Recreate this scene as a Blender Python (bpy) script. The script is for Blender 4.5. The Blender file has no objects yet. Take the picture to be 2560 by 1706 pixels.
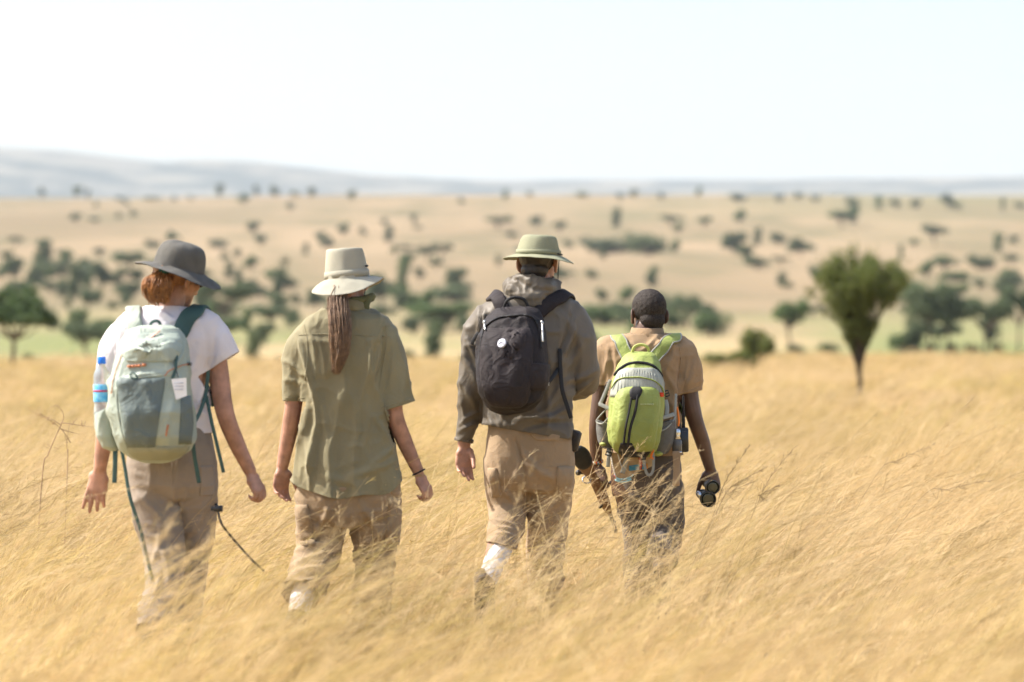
import bpy, bmesh, math, random
import numpy as np
from mathutils import Vector, Matrix
from mathutils.bvhtree import BVHTree

random.seed(7)
RNG = np.random.default_rng(7)
SC = bpy.context.scene
COL = SC.collection

# ------------------------------------------------------------------ camera
LENS = 100.0
F = 2560 * LENS / 36.0          # focal length in photo pixels
CAMZ, V0 = 1.30, 853.0
cam = bpy.data.cameras.new('camera')
cam.lens = LENS
cam.sensor_width = 36
cam.clip_start = 0.1
cam.clip_end = 40000
cam.dof.use_dof = True
cam.dof.focus_distance = 13.0
cam.dof.aperture_fstop = 2.0
camo = bpy.data.objects.new('camera', cam)
camo.location = (0, 0, CAMZ)
camo.rotation_euler = (math.radians(90), 0, 0)
COL.objects.link(camo)
SC.camera = camo

# ------------------------------------------------------------------ light
SUN_DIR = Vector((-0.80, 0.10, 0.92)).normalized()      # towards the sun
elev = math.asin(SUN_DIR.z)
az = math.atan2(SUN_DIR.x, SUN_DIR.y)
world = bpy.data.worlds.new('World')
SC.world = world
world.use_nodes = True
wn = world.node_tree
wn.nodes.clear()
sky = wn.nodes.new('ShaderNodeTexSky')
sky.sky_type = 'NISHITA'
sky.sun_disc = False
sky.sun_elevation = elev
sky.sun_rotation = az
sky.altitude = 0
sky.air_density = 1.0
sky.dust_density = 3.4
sky.ozone_density = 0.3
bg = wn.nodes.new('ShaderNodeBackground')
bg.inputs['Strength'].default_value = 0.15
wo = wn.nodes.new('ShaderNodeOutputWorld')
wn.links.new(sky.outputs[0], bg.inputs[0])
wn.links.new(bg.outputs[0], wo.inputs[0])
sun = bpy.data.lights.new('sun', 'SUN')
sun.energy = 4.8
sun.angle = math.radians(0.53)
sun.color = (1.0, 0.955, 0.88)
suno = bpy.data.objects.new('sun', sun)
suno.rotation_euler = SUN_DIR.to_track_quat('Z', 'Y').to_euler()
suno.location = (-8, 0, 12)
COL.objects.link(suno)
SC.view_settings.view_transform = 'Standard'
SC.view_settings.look = 'None'
SC.view_settings.gamma = 1
SC.view_settings.exposure = 1.0
SC.view_settings.use_curve_mapping = False
SC.render.engine = 'CYCLES'
SC.cycles.max_bounces = 7
SC.cycles.diffuse_bounces = 3
SC.cycles.glossy_bounces = 3
SC.cycles.transmission_bounces = 5
SC.cycles.volume_bounces = 0
SC.cycles.use_denoising = True
SC.cycles.use_light_tree = False
SC.cycles.use_adaptive_sampling = True
SC.cycles.adaptive_threshold = 0.025
SC.cycles.adaptive_min_samples = 16

# ------------------------------------------------------------------ helpers
def A(*v):
    return np.array(v, float)

def W(u, v, d):
    """photo pixel at distance d -> point in the place"""
    return A((u - 1280) / F * d, d, CAMZ - (v - V0) / F * d)

def UV(P):
    return 1280 + P[:, 0] / P[:, 1] * F, V0 - (P[:, 2] - CAMZ) / P[:, 1] * F

def _hash(i, j, k, s):
    h = (i * 374761393 + j * 668265263 + k * 2147483647 + s * 974634777) & 0xFFFFFFFF
    h = ((h ^ (h >> 13)) * 1274126177) & 0xFFFFFFFF
    h = ((h ^ (h >> 16)) * 2246822519) & 0xFFFFFFFF
    return ((h ^ (h >> 15)) & 0xFFFFFF) / float(0xFFFFFF)

def vnoise(P, seed=0):
    P = np.asarray(P, float)
    if P.ndim == 1:
        P = P[None]
    I = np.floor(P).astype(np.int64)
    f = P - I
    f = f * f * f * (f * (f * 6 - 15) + 10)
    r = np.zeros(len(P))
    for a in (0, 1):
        wa = f[:, 0] if a else 1 - f[:, 0]
        for b in (0, 1):
            wb = f[:, 1] if b else 1 - f[:, 1]
            for c in (0, 1):
                wc = f[:, 2] if c else 1 - f[:, 2]
                r += wa * wb * wc * _hash(I[:, 0] + a, I[:, 1] + b, I[:, 2] + c, seed)
    return r

def fbm(P, seed=0, oct=3):
    r, amp, tot = 0, 1.0, 0
    P = np.asarray(P, float)
    for o in range(oct):
        r = r + amp * vnoise(P * (2 ** o), seed + o * 17)
        tot += amp
        amp *= 0.5
    return r / tot

def unit(v):
    v = np.asarray(v, float)
    return v / (np.linalg.norm(v) + 1e-12)

def catmull(pts, n=6):
    pts = [np.asarray(p, float) for p in pts]
    if len(pts) < 3:
        return [pts[0] + (pts[1] - pts[0]) * t for t in np.linspace(0, 1, n + 1)]
    P = [2 * pts[0] - pts[1]] + pts + [2 * pts[-1] - pts[-2]]
    out = []
    for i in range(1, len(P) - 2):
        p0, p1, p2, p3 = P[i - 1:i + 3]
        for k in range(n):
            t = k / n
            out.append(0.5 * ((2 * p1) + (-p0 + p2) * t + (2 * p0 - 5 * p1 + 4 * p2 - p3) * t * t
                              + (-p0 + 3 * p1 - 3 * p2 + p3) * t ** 3))
    out.append(pts[-1])
    return out

class MB:
    """collects shapes into one mesh"""
    def __init__(self):
        self.v, self.f, self.n = [], [], 0

    def add(self, v, f):
        v = np.asarray(v, float)
        self.v.append(v)
        self.f += [tuple(i + self.n for i in q) for q in f]
        self.n += len(v)
        return self

    def rings(self, R, close=True, cap=True):
        """R: list of (m,3) rings"""
        m = len(R[0])
        v = np.concatenate(R)
        f = []
        for i in range(len(R) - 1):
            a, b = i * m, (i + 1) * m
            for j in range(m if close else m - 1):
                k = (j + 1) % m
                f.append((a + j, a + k, b + k, b + j))
        if cap and close:
            v = np.vstack([v, R[0].mean(0), R[-1].mean(0)])
            c0, c1 = len(v) - 2, len(v) - 1
            L = (len(R) - 1) * m
            for j in range(m):
                k = (j + 1) % m
                f.append((c0, k, j))
                f.append((c1, L + j, L + k))
        return self.add(v, f)

    def tube(self, path, r, seg=10, n=6, flat=1.0, up=None, round_ends=True, smooth=True):
        """tapered tube through path; r: radius per given point (or one)"""
        k = len(path)
        r = [r] * k if np.isscalar(r) else list(r)
        if smooth and k > 2:
            P = catmull(path, n)
            rr = np.interp(np.linspace(0, k - 1, len(P)), range(k), r)
        else:
            P = [np.asarray(p, float) for p in path]
            rr = np.array(r, float)
        if round_ends:
            t0 = unit(P[0] - P[1]); t1 = unit(P[-1] - P[-2])
            r0, r1 = rr[0], rr[-1]
            pre = [P[0] + t0 * r0 * a for a in (0.95, 0.7)]
            post = [P[-1] + t1 * r1 * a for a in (0.7, 0.95)]
            P = pre + P + post
            rr = np.concatenate([[r0 * 0.3, r0 * 0.72], rr, [r1 * 0.72, r1 * 0.3]])
        P = np.array(P)
        T = np.gradient(P, axis=0)
        T /= np.linalg.norm(T, axis=1)[:, None] + 1e-12
        if up is None:
            up = A(0, 1, 0) if abs(T[0][1]) < 0.9 else A(1, 0, 0)
        x = unit(np.cross(T[0], up))
        th = np.linspace(0, 2 * np.pi, seg, endpoint=False)
        R = []
        for p, t, q in zip(P, T, rr):
            x = unit(x - t * np.dot(x, t))
            y = np.cross(t, x)
            R.append(p + q * (np.cos(th)[:, None] * x + flat * np.sin(th)[:, None] * y))
        return self.rings(R)

    def ellipsoid(self, c, r, rot=None, seg=20, rows=12):
        th = np.linspace(0, 2 * np.pi, seg, endpoint=False)
        R = []
        for ph in np.linspace(-np.pi / 2 + 0.12, np.pi / 2 - 0.12, rows):
            q = np.stack([np.cos(th) * math.cos(ph) * r[0], np.sin(th) * math.cos(ph) * r[1],
                          np.full(seg, math.sin(ph) * r[2])], 1)
            if rot is not None:
                q = q @ np.asarray(rot).T
            R.append(q + np.asarray(c))
        return self.rings(R)

    def loft(self, secs, seg=32):
        """secs: (centre, a, b, exponent, yaw) horizontal superellipses"""
        th = np.linspace(0, 2 * np.pi, seg, endpoint=False)
        R = []
        for c, a, b, n, yaw in secs:
            x = a * np.sign(np.cos(th)) * np.abs(np.cos(th)) ** (2 / n)
            y = b * np.sign(np.sin(th)) * np.abs(np.sin(th)) ** (2 / n)
            cy, sy = math.cos(yaw), math.sin(yaw)
            R.append(np.stack([x * cy - y * sy, x * sy + y * cy, np.zeros(seg)], 1) + np.asarray(c))
        return self.rings(R)

    def box(self, c, h, rot=None, bevel=0.25):
        """box with chamfered edges, h = half sizes"""
        h = np.asarray(h, float)
        b = bevel * h.min()
        R = []
        for z, s in ((-h[2], b), (-h[2] + b, 0), (h[2] - b, 0), (h[2], b)):
            x, y = h[0] - s, h[1] - s
            e = min(b, x * 0.5, y * 0.5)
            R.append(A([x - e, -y, z], [x, -y + e, z], [x, y - e, z], [x - e, y, z],
                       [-x + e, y, z], [-x, y - e, z], [-x, -y + e, z], [-x + e, -y, z]))
        if rot is not None:
            R = [q @ np.asarray(rot).T for q in R]
        return self.rings([q + np.asarray(c) for q in R])

    def ribbon(self, path, width, thick, normals, n=6, smooth=True):
        """flat strap: normals = outward direction per given point (or one)"""
        k = len(path)
        nor = np.array([normals] * k if np.ndim(normals) == 1 else normals, float)
        wd = np.array([width] * k if np.isscalar(width) else width, float)
        P = np.array(catmull(path, n)) if smooth and k > 2 else np.array(path, float)
        s = np.linspace(0, k - 1, len(P))
        N = np.stack([np.interp(s, range(k), nor[:, i]) for i in range(3)], 1)
        wd = np.interp(s, range(k), wd)
        T = np.gradient(P, axis=0)
        T /= np.linalg.norm(T, axis=1)[:, None] + 1e-12
        R = []
        for p, t, nn, w in zip(P, T, N, wd):
            nn = unit(nn - t * np.dot(nn, t))
            b = np.cross(t, nn)
            h, q = w / 2, thick / 2
            R.append(A(p - b * h - nn * q * .5, p - b * h + nn * q * .5, p - b * h * .8 + nn * q, p + b * h * .8 + nn * q,
                       p + b * h + nn * q * .5, p + b * h - nn * q * .5, p + b * h * .8 - nn * q, p - b * h * .8 - nn * q))
        return self.rings(R)

    def arrays(self):
        return np.concatenate(self.v), self.f

ORG = {}

def mesh_from(v, f, smooth=True):
    me = bpy.data.meshes.new('m')
    me.from_pydata(np.asarray(v).tolist(), [], f)
    if smooth:
        me.polygons.foreach_set('use_smooth', np.ones(len(me.polygons), bool))
    me.update()
    return me

def obj(name, src, mat, parent=None, base=None, smooth=True):
    """src: MB or mesh in world coordinates -> linked object"""
    if isinstance(src, MB):
        v, f = src.arrays()
        me = mesh_from(v, f, smooth)
        bm = bmesh.new(); bm.from_mesh(me)
        bmesh.ops.recalc_face_normals(bm, faces=bm.faces)
        bm.to_mesh(me); bm.free()
    else:
        me = src
    org = ORG[parent.name] if parent is not None else A(*(base if base is not None else (0, 0, 0)))
    if np.abs(org).sum() > 0:
        me.transform(Matrix.Translation(Vector(-org)))
    me.name = name
    if mat is not None:
        me.materials.clear(); me.materials.append(mat)
    o = bpy.data.objects.new(name, me)
    COL.objects.link(o)
    if parent is not None:
        o.parent = parent
    else:
        o.location = org
    ORG[o.name] = org
    return o

def empty(name, loc):
    o = bpy.data.objects.new(name, None)
    o.empty_display_size = 0.2
    o.location = loc
    COL.objects.link(o)
    ORG[o.name] = A(*loc)
    return o

def tag(o, label, cat, group=None, kind=None):
    if label: o['label'] = label
    if cat: o['category'] = cat
    if group: o['group'] = group
    if kind: o['kind'] = kind
    return o

def remesh(mb, voxel, smooth=4, factor=0.5):
    v, f = mb.arrays()
    me = mesh_from(v, f)
    o = bpy.data.objects.new('tmp', me)
    COL.objects.link(o)
    m = o.modifiers.new('r', 'REMESH'); m.mode = 'VOXEL'; m.voxel_size = voxel; m.use_smooth_shade = True
    if smooth:
        s = o.modifiers.new('s', 'SMOOTH'); s.iterations = smooth; s.factor = factor
    dg = bpy.context.evaluated_depsgraph_get()
    res = bpy.data.meshes.new_from_object(o.evaluated_get(dg))
    bpy.data.objects.remove(o); bpy.data.meshes.remove(me)
    return res

def getv(me):
    P = np.empty(len(me.vertices) * 3); me.vertices.foreach_get('co', P)
    N = np.empty(len(me.vertices) * 3); me.vertex_normals.foreach_get('vector', N)
    return P.reshape(-1, 3), N.reshape(-1, 3)

def displace(me, fn):
    P, N = getv(me)
    d = fn(P, N)
    P = P + N * d[:, None]
    me.vertices.foreach_set('co', P.ravel()); me.update()
    return me

def cut(me, point, normal, radius, lat=9.0):
    """open the cloth: trim the piece past a plane that holds the end next to the point (a hem or cuff)"""
    bm = bmesh.new(); bm.from_mesh(me)
    p = Vector(point); n = Vector(normal).normalized()
    bmesh.ops.bisect_plane(bm, geom=bm.verts[:] + bm.edges[:] + bm.faces[:], plane_co=p, plane_no=n, dist=1e-5)
    past = {}
    for f in bm.faces:
        c = f.calc_center_median() - p
        if c.dot(n) > 0 and c.length < radius and (c - n * c.dot(n)).length < lat: past[f] = c.length
    if past:
        axis = lambda f: ((f.calc_center_median() - p) - n * (f.calc_center_median() - p).dot(n)).length
        st = [min(past, key=axis)]
        kill = set(st)
        while st:
            f = st.pop()
            for e in f.edges:
                for g in e.link_faces:
                    if g in past and g not in kill:
                        kill.add(g); st.append(g)
        bmesh.ops.delete(bm, geom=list(kill), context='FACES')
    bm.to_mesh(me); bm.free(); me.update()
    return me

def keep_largest(me):
    bm = bmesh.new(); bm.from_mesh(me)
    seen, best = set(), []
    for v0 in bm.verts:
        if v0.index in seen: continue
        st, comp = [v0], []
        seen.add(v0.index)
        while st:
            v = st.pop(); comp.append(v)
            for e in v.link_edges:
                w = e.other_vert(v)
                if w.index not in seen:
                    seen.add(w.index); st.append(w)
        if len(comp) > len(best): best = comp
    b = set(best)
    bmesh.ops.delete(bm, geom=[v for v in bm.verts if v not in b], context='VERTS')
    bm.to_mesh(me); bm.free(); me.update()
    return me

def folds_fn(folds, noise=None):
    """folds: (u1,v1,u2,v2,width_px,height_m) ridges on the side facing the viewer"""
    def fn(P, N):
        u, v = UV(P)
        d = np.zeros(len(P))
        face = np.clip(-N[:, 1] * 2 + 0.3, 0, 1)
        for (u1, v1, u2, v2, w, h) in folds:
            du, dv = u2 - u1, v2 - v1
            L2 = du * du + dv * dv
            t = ((u - u1) * du + (v - v1) * dv) / L2
            tc = np.clip(t, 0, 1)
            bend = math.sqrt(L2) * 0.05 * np.sin(tc * 3.1)
            dd = np.abs(((u - u1) * dv - (v - v1) * du) / math.sqrt(L2) - bend)
            ee = np.maximum(0, np.abs(t - 0.5) - 0.5) * math.sqrt(L2)
            r2 = (dd / w) ** 2 + (ee / (w * 1.5)) ** 2
            d += h * face * np.exp(-r2) * (0.35 + 0.65 * np.sin(np.clip(tc, 0.08, 0.92) * np.pi))
        if noise is not None:
            d += noise(P, N)
        return d
    return fn

def ridged(P, scale, seed, sharp=2.0):
    """long creases: scale = frequency along x, y, z"""
    w = P + 0.06 * np.stack([vnoise(P * 5, seed + 1), vnoise(P * 5, seed + 2), vnoise(P * 5, seed + 3)], 1)
    n = vnoise(w * np.asarray(scale), seed)
    return (1 - np.abs(2 * n - 1)) ** sharp

# ------------------------------------------------------------------ materials
MATS = {}

def mat(name, color, rough=0.8, bump=0.0, bscale=80, vary=0.12, vscale=6, metal=0.0, sheen=0.0,
        spec=0.3, color2=None, weave=0, sss=0.0, transl=0.0, coords='Object', detail=4, wr=0.0, wscale=11):
    m = bpy.data.materials.new(name)
    m.use_nodes = True
    nt = m.node_tree
    b = nt.nodes['Principled BSDF']
    b.inputs['Roughness'].default_value = rough
    b.inputs['Metallic'].default_value = metal
    b.inputs['Specular IOR Level'].default_value = spec
    if sheen:
        b.inputs['Sheen Weight'].default_value = sheen
        b.inputs['Sheen Roughness'].default_value = 0.5
    if sss:
        b.inputs['Subsurface Weight'].default_value = sss
        b.inputs['Subsurface Radius'].default_value = (0.012, 0.005, 0.003)
        b.inputs['Subsurface Scale'].default_value = 0.6
    tc = nt.nodes.new('ShaderNodeTexCoord')
    n1 = nt.nodes.new('ShaderNodeTexNoise')
    n1.inputs['Scale'].default_value = vscale
    n1.inputs['Detail'].default_value = detail
    nt.links.new(tc.outputs[coords], n1.inputs['Vector'])
    mix = nt.nodes.new('ShaderNodeMix'); mix.data_type = 'RGBA'
    c = A(*color)
    c2 = A(*color2) if color2 is not None else np.clip(c * (1 - vary * 2), 0, 1)
    c1 = c if color2 is not None else np.clip(c * (1 + vary), 0, 1)
    mix.inputs[6].default_value = (*c1, 1)
    mix.inputs[7].default_value = (*c2, 1)
    ramp = nt.nodes.new('ShaderNodeMapRange')
    ramp.inputs[1].default_value = 0.35; ramp.inputs[2].default_value = 0.68
    nt.links.new(n1.outputs['Fac'], ramp.inputs[0])
    nt.links.new(ramp.outputs[0], mix.inputs[0])
    nt.links.new(mix.outputs[2], b.inputs['Base Color'])
    if bump:
        n2 = nt.nodes.new('ShaderNodeTexNoise')
        n2.inputs['Scale'].default_value = bscale
        n2.inputs['Detail'].default_value = 3
        nt.links.new(tc.outputs[coords], n2.inputs['Vector'])
        bp = nt.nodes.new('ShaderNodeBump')
        bp.inputs['Strength'].default_value = 1.0
        bp.inputs['Distance'].default_value = bump
        nt.links.new(n2.outputs['Fac'], bp.inputs['Height'])
        nt.links.new(bp.outputs[0], b.inputs['Normal'])
        if wr:                       # soft creases of worn cloth
            n3 = nt.nodes.new('ShaderNodeTexNoise')
            n3.inputs['Scale'].default_value = wscale
            n3.inputs['Detail'].default_value = 2.5
            n3.inputs['Distortion'].default_value = 1.6
            nt.links.new(tc.outputs[coords], n3.inputs['Vector'])
            ab = nt.nodes.new('ShaderNodeMath'); ab.operation = 'SUBTRACT'; ab.inputs[1].default_value = 0.5
            nt.links.new(n3.outputs['Fac'], ab.inputs[0])
            ac = nt.nodes.new('ShaderNodeMath'); ac.operation = 'ABSOLUTE'
            nt.links.new(ab.outputs[0], ac.inputs[0])
            b2 = nt.nodes.new('ShaderNodeBump'); b2.invert = True
            b2.inputs['Strength'].default_value = 1.0; b2.inputs['Distance'].default_value = wr
            nt.links.new(ac.outputs[0], b2.inputs['Height'])
            nt.links.new(bp.outputs[0], b2.inputs['Normal'])
            nt.links.new(b2.outputs[0], b.inputs['Normal'])
    if transl:
        out = nt.nodes['Material Output']
        tr = nt.nodes.new('ShaderNodeBsdfTranslucent')
        ms = nt.nodes.new('ShaderNodeMixShader')
        ms.inputs[0].default_value = transl
        nt.links.new(mix.outputs[2], tr.inputs[0])
        nt.links.new(b.outputs[0], ms.inputs[1])
        nt.links.new(tr.outputs[0], ms.inputs[2])
        nt.links.new(ms.outputs[0], out.inputs[0])
    MATS[name] = m
    return m

# ================================================================== SETTING
# ------------------------------------------------------------------ terrain
_ys = np.geomspace(1, 14000, 3000)
_pf = np.array([(1, 0), (11.5, 0), (13.4, -0.07), (20, -0.05), (40, 0.0), (100, 0.22), (118, 0.18), (150, -0.9),
                (185, -0.9), (235, 0.1), (320, 2.6), (500, 9), (800, 26), (1200, 55.5), (1560, 80), (1700, 80),
                (2100, 55), (3000, 40), (4500, 60), (5200, 90)])
_zt = np.interp(np.log(_ys), np.log(_pf[:, 0]), _pf[:, 1])
_k = np.ones(31) / 31
_zt = np.convolve(np.pad(_zt, 15, mode='edge'), _k, mode='valid')
# skyline of the far hills: photo u -> v
_hu = np.array([-2500, -1200, -500, 0, 150, 290, 400, 500, 650, 760, 920, 1090, 1250, 1500, 1850, 2200, 2560, 3200, 5000])
_hv = np.array([420, 395, 372, 374, 381, 398, 411, 403, 410, 424, 441, 452, 457, 455, 455, 451, 447, 455, 440])

def ground_z(x, y):
    x = np.asarray(x, float); y = np.asarray(y, float)
    z = np.interp(np.maximum(y, 1), _ys, _zt)
    P = np.stack([x / 260, y / 340, np.zeros_like(x)], -1).reshape(-1, 3)
    n = (fbm(P, 3, 3) - 0.5).reshape(x.shape)
    z = z + n * np.clip((y - 180) / 1200, 0, 1) * 9
    P2 = np.stack([x / 4.5, y / 4.5, np.zeros_like(x)], -1).reshape(-1, 3)
    n2 = (fbm(P2, 9, 2) - 0.5).reshape(x.shape)
    z = z + n2 * 0.10 * np.clip((y - 14) / 20, 0, 1) * np.clip((400 - y) / 300, 0, 1)
    P4 = np.stack([x / 13, y / 22, np.zeros_like(x)], -1).reshape(-1, 3)
    n4 = (fbm(P4, 31, 2) - 0.5).reshape(x.shape)
    z = z + n4 * 0.62 * np.clip((y - 60) / 40, 0, 1) * np.clip((170 - y) / 40, 0, 1)
    # far hills
    yy = np.maximum(y, 1)
    u = 1280 + x / yy * F
    H = CAMZ + (V0 - np.interp(u, _hu, _hv)) / F * 6800
    P3 = np.stack([x / 700, y / 900, np.zeros_like(x)], -1).reshape(-1, 3)
    n3 = (fbm(P3, 21, 4) - 0.5).reshape(x.shape)
    t = np.clip((y - 4600) / 2200, 0, 1)
    t = t * t * (3 - 2 * t)
    back = np.clip((y - 6900) / 3500, 0, 1)
    z = np.where(y > 4600, z * (1 - t) + t * (H + n3 * 60 * (1 - np.abs(2 * t - 1)) - back * 260), z)
    return z

rows = np.concatenate([np.linspace(-60, 4, 12), np.geomspace(6, 12500, 300)])
cols = np.linspace(-1, 1, 190)
cols = np.sign(cols) * np.abs(cols) ** 1.5
YY, CC = np.meshgrid(rows, cols, indexing='ij')
XX = CC * (70 + 0.85 * np.maximum(YY, 0))
ZZ = ground_z(XX, YY)
gv = np.stack([XX, YY, ZZ], -1).reshape(-1, 3)
nc = len(cols)
gf = [(i * nc + j, i * nc + j + 1, (i + 1) * nc + j + 1, (i + 1) * nc + j)
      for i in range(len(rows) - 1) for j in range(nc - 1)]

def ground_material():
    m = bpy.data.materials.new('savanna_ground'); m.use_nodes = True
    nt = m.node_tree; L = nt.links
    b = nt.nodes['Principled BSDF']
    b.inputs['Roughness'].default_value = 0.95
    b.inputs['Specular IOR Level'].default_value = 0.1
    tc = nt.nodes.new('ShaderNodeTexCoord')

    def noise(scale, sx=1, sy=1, det=4):
        mp = nt.nodes.new('ShaderNodeMapping'); mp.inputs['Scale'].default_value = (sx, sy, 1)
        L.new(tc.outputs['Object'], mp.inputs[0])
        n = nt.nodes.new('ShaderNodeTexNoise'); n.inputs['Scale'].default_value = scale
        n.inputs['Detail'].default_value = det
        L.new(mp.outputs[0], n.inputs['Vector'])
        return n.outputs['Fac']

    def rng(s, a, c, lo=0.0, hi=1.0):
        r = nt.nodes.new('ShaderNodeMapRange'); r.interpolation_type = 'SMOOTHSTEP'
        for k, q in enumerate((a, c, lo, hi)): r.inputs[k + 1].default_value = q
        L.new(s, r.inputs[0]); return r.outputs[0]

    def mix(fac, a, c):
        x = nt.nodes.new('ShaderNodeMix'); x.data_type = 'RGBA'
        L.new(fac, x.inputs[0])
        for s, k in ((a, 6), (c, 7)):
            if isinstance(s, tuple): x.inputs[k].default_value = (*s, 1)
            else: L.new(s, x.inputs[k])
        return x.outputs[2]

    def mul(a, c):
        x = nt.nodes.new('ShaderNodeMath'); x.operation = 'MULTIPLY'
        L.new(a, x.inputs[0]); L.new(c, x.inputs[1]); return x.outputs[0]
    sep = nt.nodes.new('ShaderNodeSeparateXYZ'); L.new(tc.outputs['Object'], sep.inputs[0])
    y = sep.outputs[1]
    # golden grass plain, with tufty variation
    near = mix(rng(noise(0.9, 1, 0.5), 0.35, 0.7), (0.42, 0.31, 0.16), (0.33, 0.25, 0.125))
    near = mix(rng(noise(0.06, 1, 0.6), 0.4, 0.75), near, (0.36, 0.285, 0.135))
    # hillside: dry pale grass, bands of different growth
    hill = mix(rng(noise(0.006, 1, 0.45, 5), 0.32, 0.7), (0.28, 0.205, 0.122), (0.185, 0.140, 0.080))
    hill = mix(rng(noise(0.035, 1, 0.4, 6), 0.42, 0.66), hill, (0.155, 0.128, 0.069))
    hill = mix(rng(noise(0.0022, 1, 0.3, 3), 0.5, 0.72), hill, (0.16, 0.152, 0.076))
    col = mix(rng(y, 150, 420), near, hill)
    # greener grass in the valley bottom
    green = mul(mul(rng(y, 118, 150), rng(y, 470, 260)), rng(noise(0.03, 1, 0.3, 3), 0.40, 0.60))
    col = mix(green, col, (0.17, 0.18, 0.07))
    # wooded far hills
    far = mix(rng(noise(0.006, 1, 1, 6), 0.42, 0.58), (0.15, 0.14, 0.105), (0.04, 0.052, 0.042))
    col = mix(rng(y, 2600, 4600), col, far)
    L.new(col, b.inputs['Base Color'])
    bp = nt.nodes.new('ShaderNodeBump'); bp.inputs['Distance'].default_value = 0.15
    bp.inputs['Strength'].default_value = 0.6
    L.new(noise(2.2), bp.inputs['Height']); L.new(bp.outputs[0], b.inputs['Normal'])
    return m

ground = obj('ground', mesh_from(gv, gf), ground_material())
tag(ground, 'dry golden savanna plain rising to a pale hillside and far hills', None, kind='structure')

# ------------------------------------------------------------------ haze
hz = MB()
hz.add(A(*[(x, y, z) for z in (-40, 560) for x, y in ((-13000, -400), (13000, -400), (13000, 13500), (-13000, 13500))]),
       [(0, 3, 2, 1), (4, 5, 6, 7), (0, 1, 5, 4), (1, 2, 6, 5), (2, 3, 7, 6), (3, 0, 4, 7)])
hm = bpy.data.materials.new('haze_air'); hm.use_nodes = True
hm.node_tree.nodes.clear()
pv = hm.node_tree.nodes.new('ShaderNodeVolumePrincipled')
pv.inputs['Color'].default_value = (0.86, 0.93, 1.0, 1)
pv.inputs['Density'].default_value = 0.00009
pv.inputs['Anisotropy'].default_value = 0.0
ho = hm.node_tree.nodes.new('ShaderNodeOutputMaterial')
hm.node_tree.links.new(pv.outputs[0], ho.inputs['Volume'])
haze = obj('haze', hz, hm, smooth=False)
tag(haze, 'pale bluish heat haze over the far hills', None, kind='stuff')

# ------------------------------------------------------------------ trees
def leaf_material(name, c1, c2):
    m = bpy.data.materials.new(name); m.use_nodes = True
    nt = m.node_tree; L = nt.links
    b = nt.nodes['Principled BSDF']; b.inputs['Roughness'].default_value = 0.6
    b.inputs['Specular IOR Level'].default_value = 0.25
    tc = nt.nodes.new('ShaderNodeTexCoord')
    n = nt.nodes.new('ShaderNodeTexNoise'); n.inputs['Scale'].default_value = 9
    L.new(tc.outputs['Object'], n.inputs['Vector'])
    oi = nt.nodes.new('ShaderNodeObjectInfo')
    add = nt.nodes.new('ShaderNodeMath'); add.operation = 'MULTIPLY_ADD'
    L.new(oi.outputs['Random'], add.inputs[0]); add.inputs[1].default_value = 0.5
    L.new(n.outputs['Fac'], add.inputs[2])
    r = nt.nodes.new('ShaderNodeMapRange'); r.inputs[1].default_value = 0.45; r.inputs[2].default_value = 1.05
    L.new(add.outputs[0], r.inputs[0])
    x = nt.nodes.new('ShaderNodeMix'); x.data_type = 'RGBA'
    x.inputs[6].default_value = (*c1, 1); x.inputs[7].default_value = (*c2, 1)
    L.new(r.outputs[0], x.inputs[0])
    L.new(x.outputs[2], b.inputs['Base Color'])
    tr = nt.nodes.new('ShaderNodeBsdfTranslucent'); L.new(x.outputs[2], tr.inputs[0])
    ms = nt.nodes.new('ShaderNodeMixShader'); ms.inputs[0].default_value = 0.4
    L.new(b.outputs[0], ms.inputs[1]); L.new(tr.outputs[0], ms.inputs[2])
    L.new(ms.outputs[0], nt.nodes['Material Output'].inputs[0])
    return m

M_LEAF = leaf_material('acacia_leaves', (0.14, 0.175, 0.085), (0.095, 0.125, 0.065))
M_LEAF2 = leaf_material('fresh_leaves', (0.14, 0.195, 0.075), (0.10, 0.145, 0.06))
M_LEAF3 = leaf_material('whistling_thorn_leaves', (0.175, 0.20, 0.05), (0.075, 0.10, 0.03))
M_BARK = mat('bark', (0.10, 0.075, 0.05), rough=0.95, bump=0.01, bscale=12)
M_BARK2 = mat('dark_bark', (0.055, 0.042, 0.03), rough=0.95, bump=0.01, bscale=12)

def leaves(centers, size, rng, mb):
    """small pointed leaf sprays: one folded diamond each"""
    n = len(centers)
    d1 = rng.normal(size=(n, 3)); d1 /= np.linalg.norm(d1, axis=1)[:, None]
    d2 = rng.normal(size=(n, 3)); d2 -= d1 * (d1 * d2).sum(1)[:, None]
    d2 /= np.linalg.norm(d2, axis=1)[:, None]
    s = size * rng.uniform(0.55, 1.25, (n, 1))
    v = np.stack([centers - d1 * s, centers + d2 * s * 0.55, centers + d1 * s, centers - d2 * s * 0.55], 1).reshape(-1, 3)
    mb.add(v, [(4 * i, 4 * i + 1, 4 * i + 2, 4 * i + 3) for i in range(n)])

def blob_points(rng, lobes, n):
    """points in uneven lobes (cx,cy,cz,rx,ry,rz), thicker towards their skin"""
    vol = np.array([l[3] * l[4] * l[5] for l in lobes]); vol /= vol.sum()
    out = []
    for l, q in zip(lobes, vol):
        k = max(8, int(n * q))
        d = rng.normal(size=(k, 3)); d /= np.linalg.norm(d, axis=1)[:, None]
        r = rng.uniform(0.25, 1, (k, 1)) ** 0.5
        bumpy = 0.72 + 0.5 * vnoise(d * 2.6 + l[0] * 7, 5)[:, None]
        out.append(A(*l[:3]) + d * r * bumpy * A(*l[3:6]))
    return np.concatenate(out)

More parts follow.
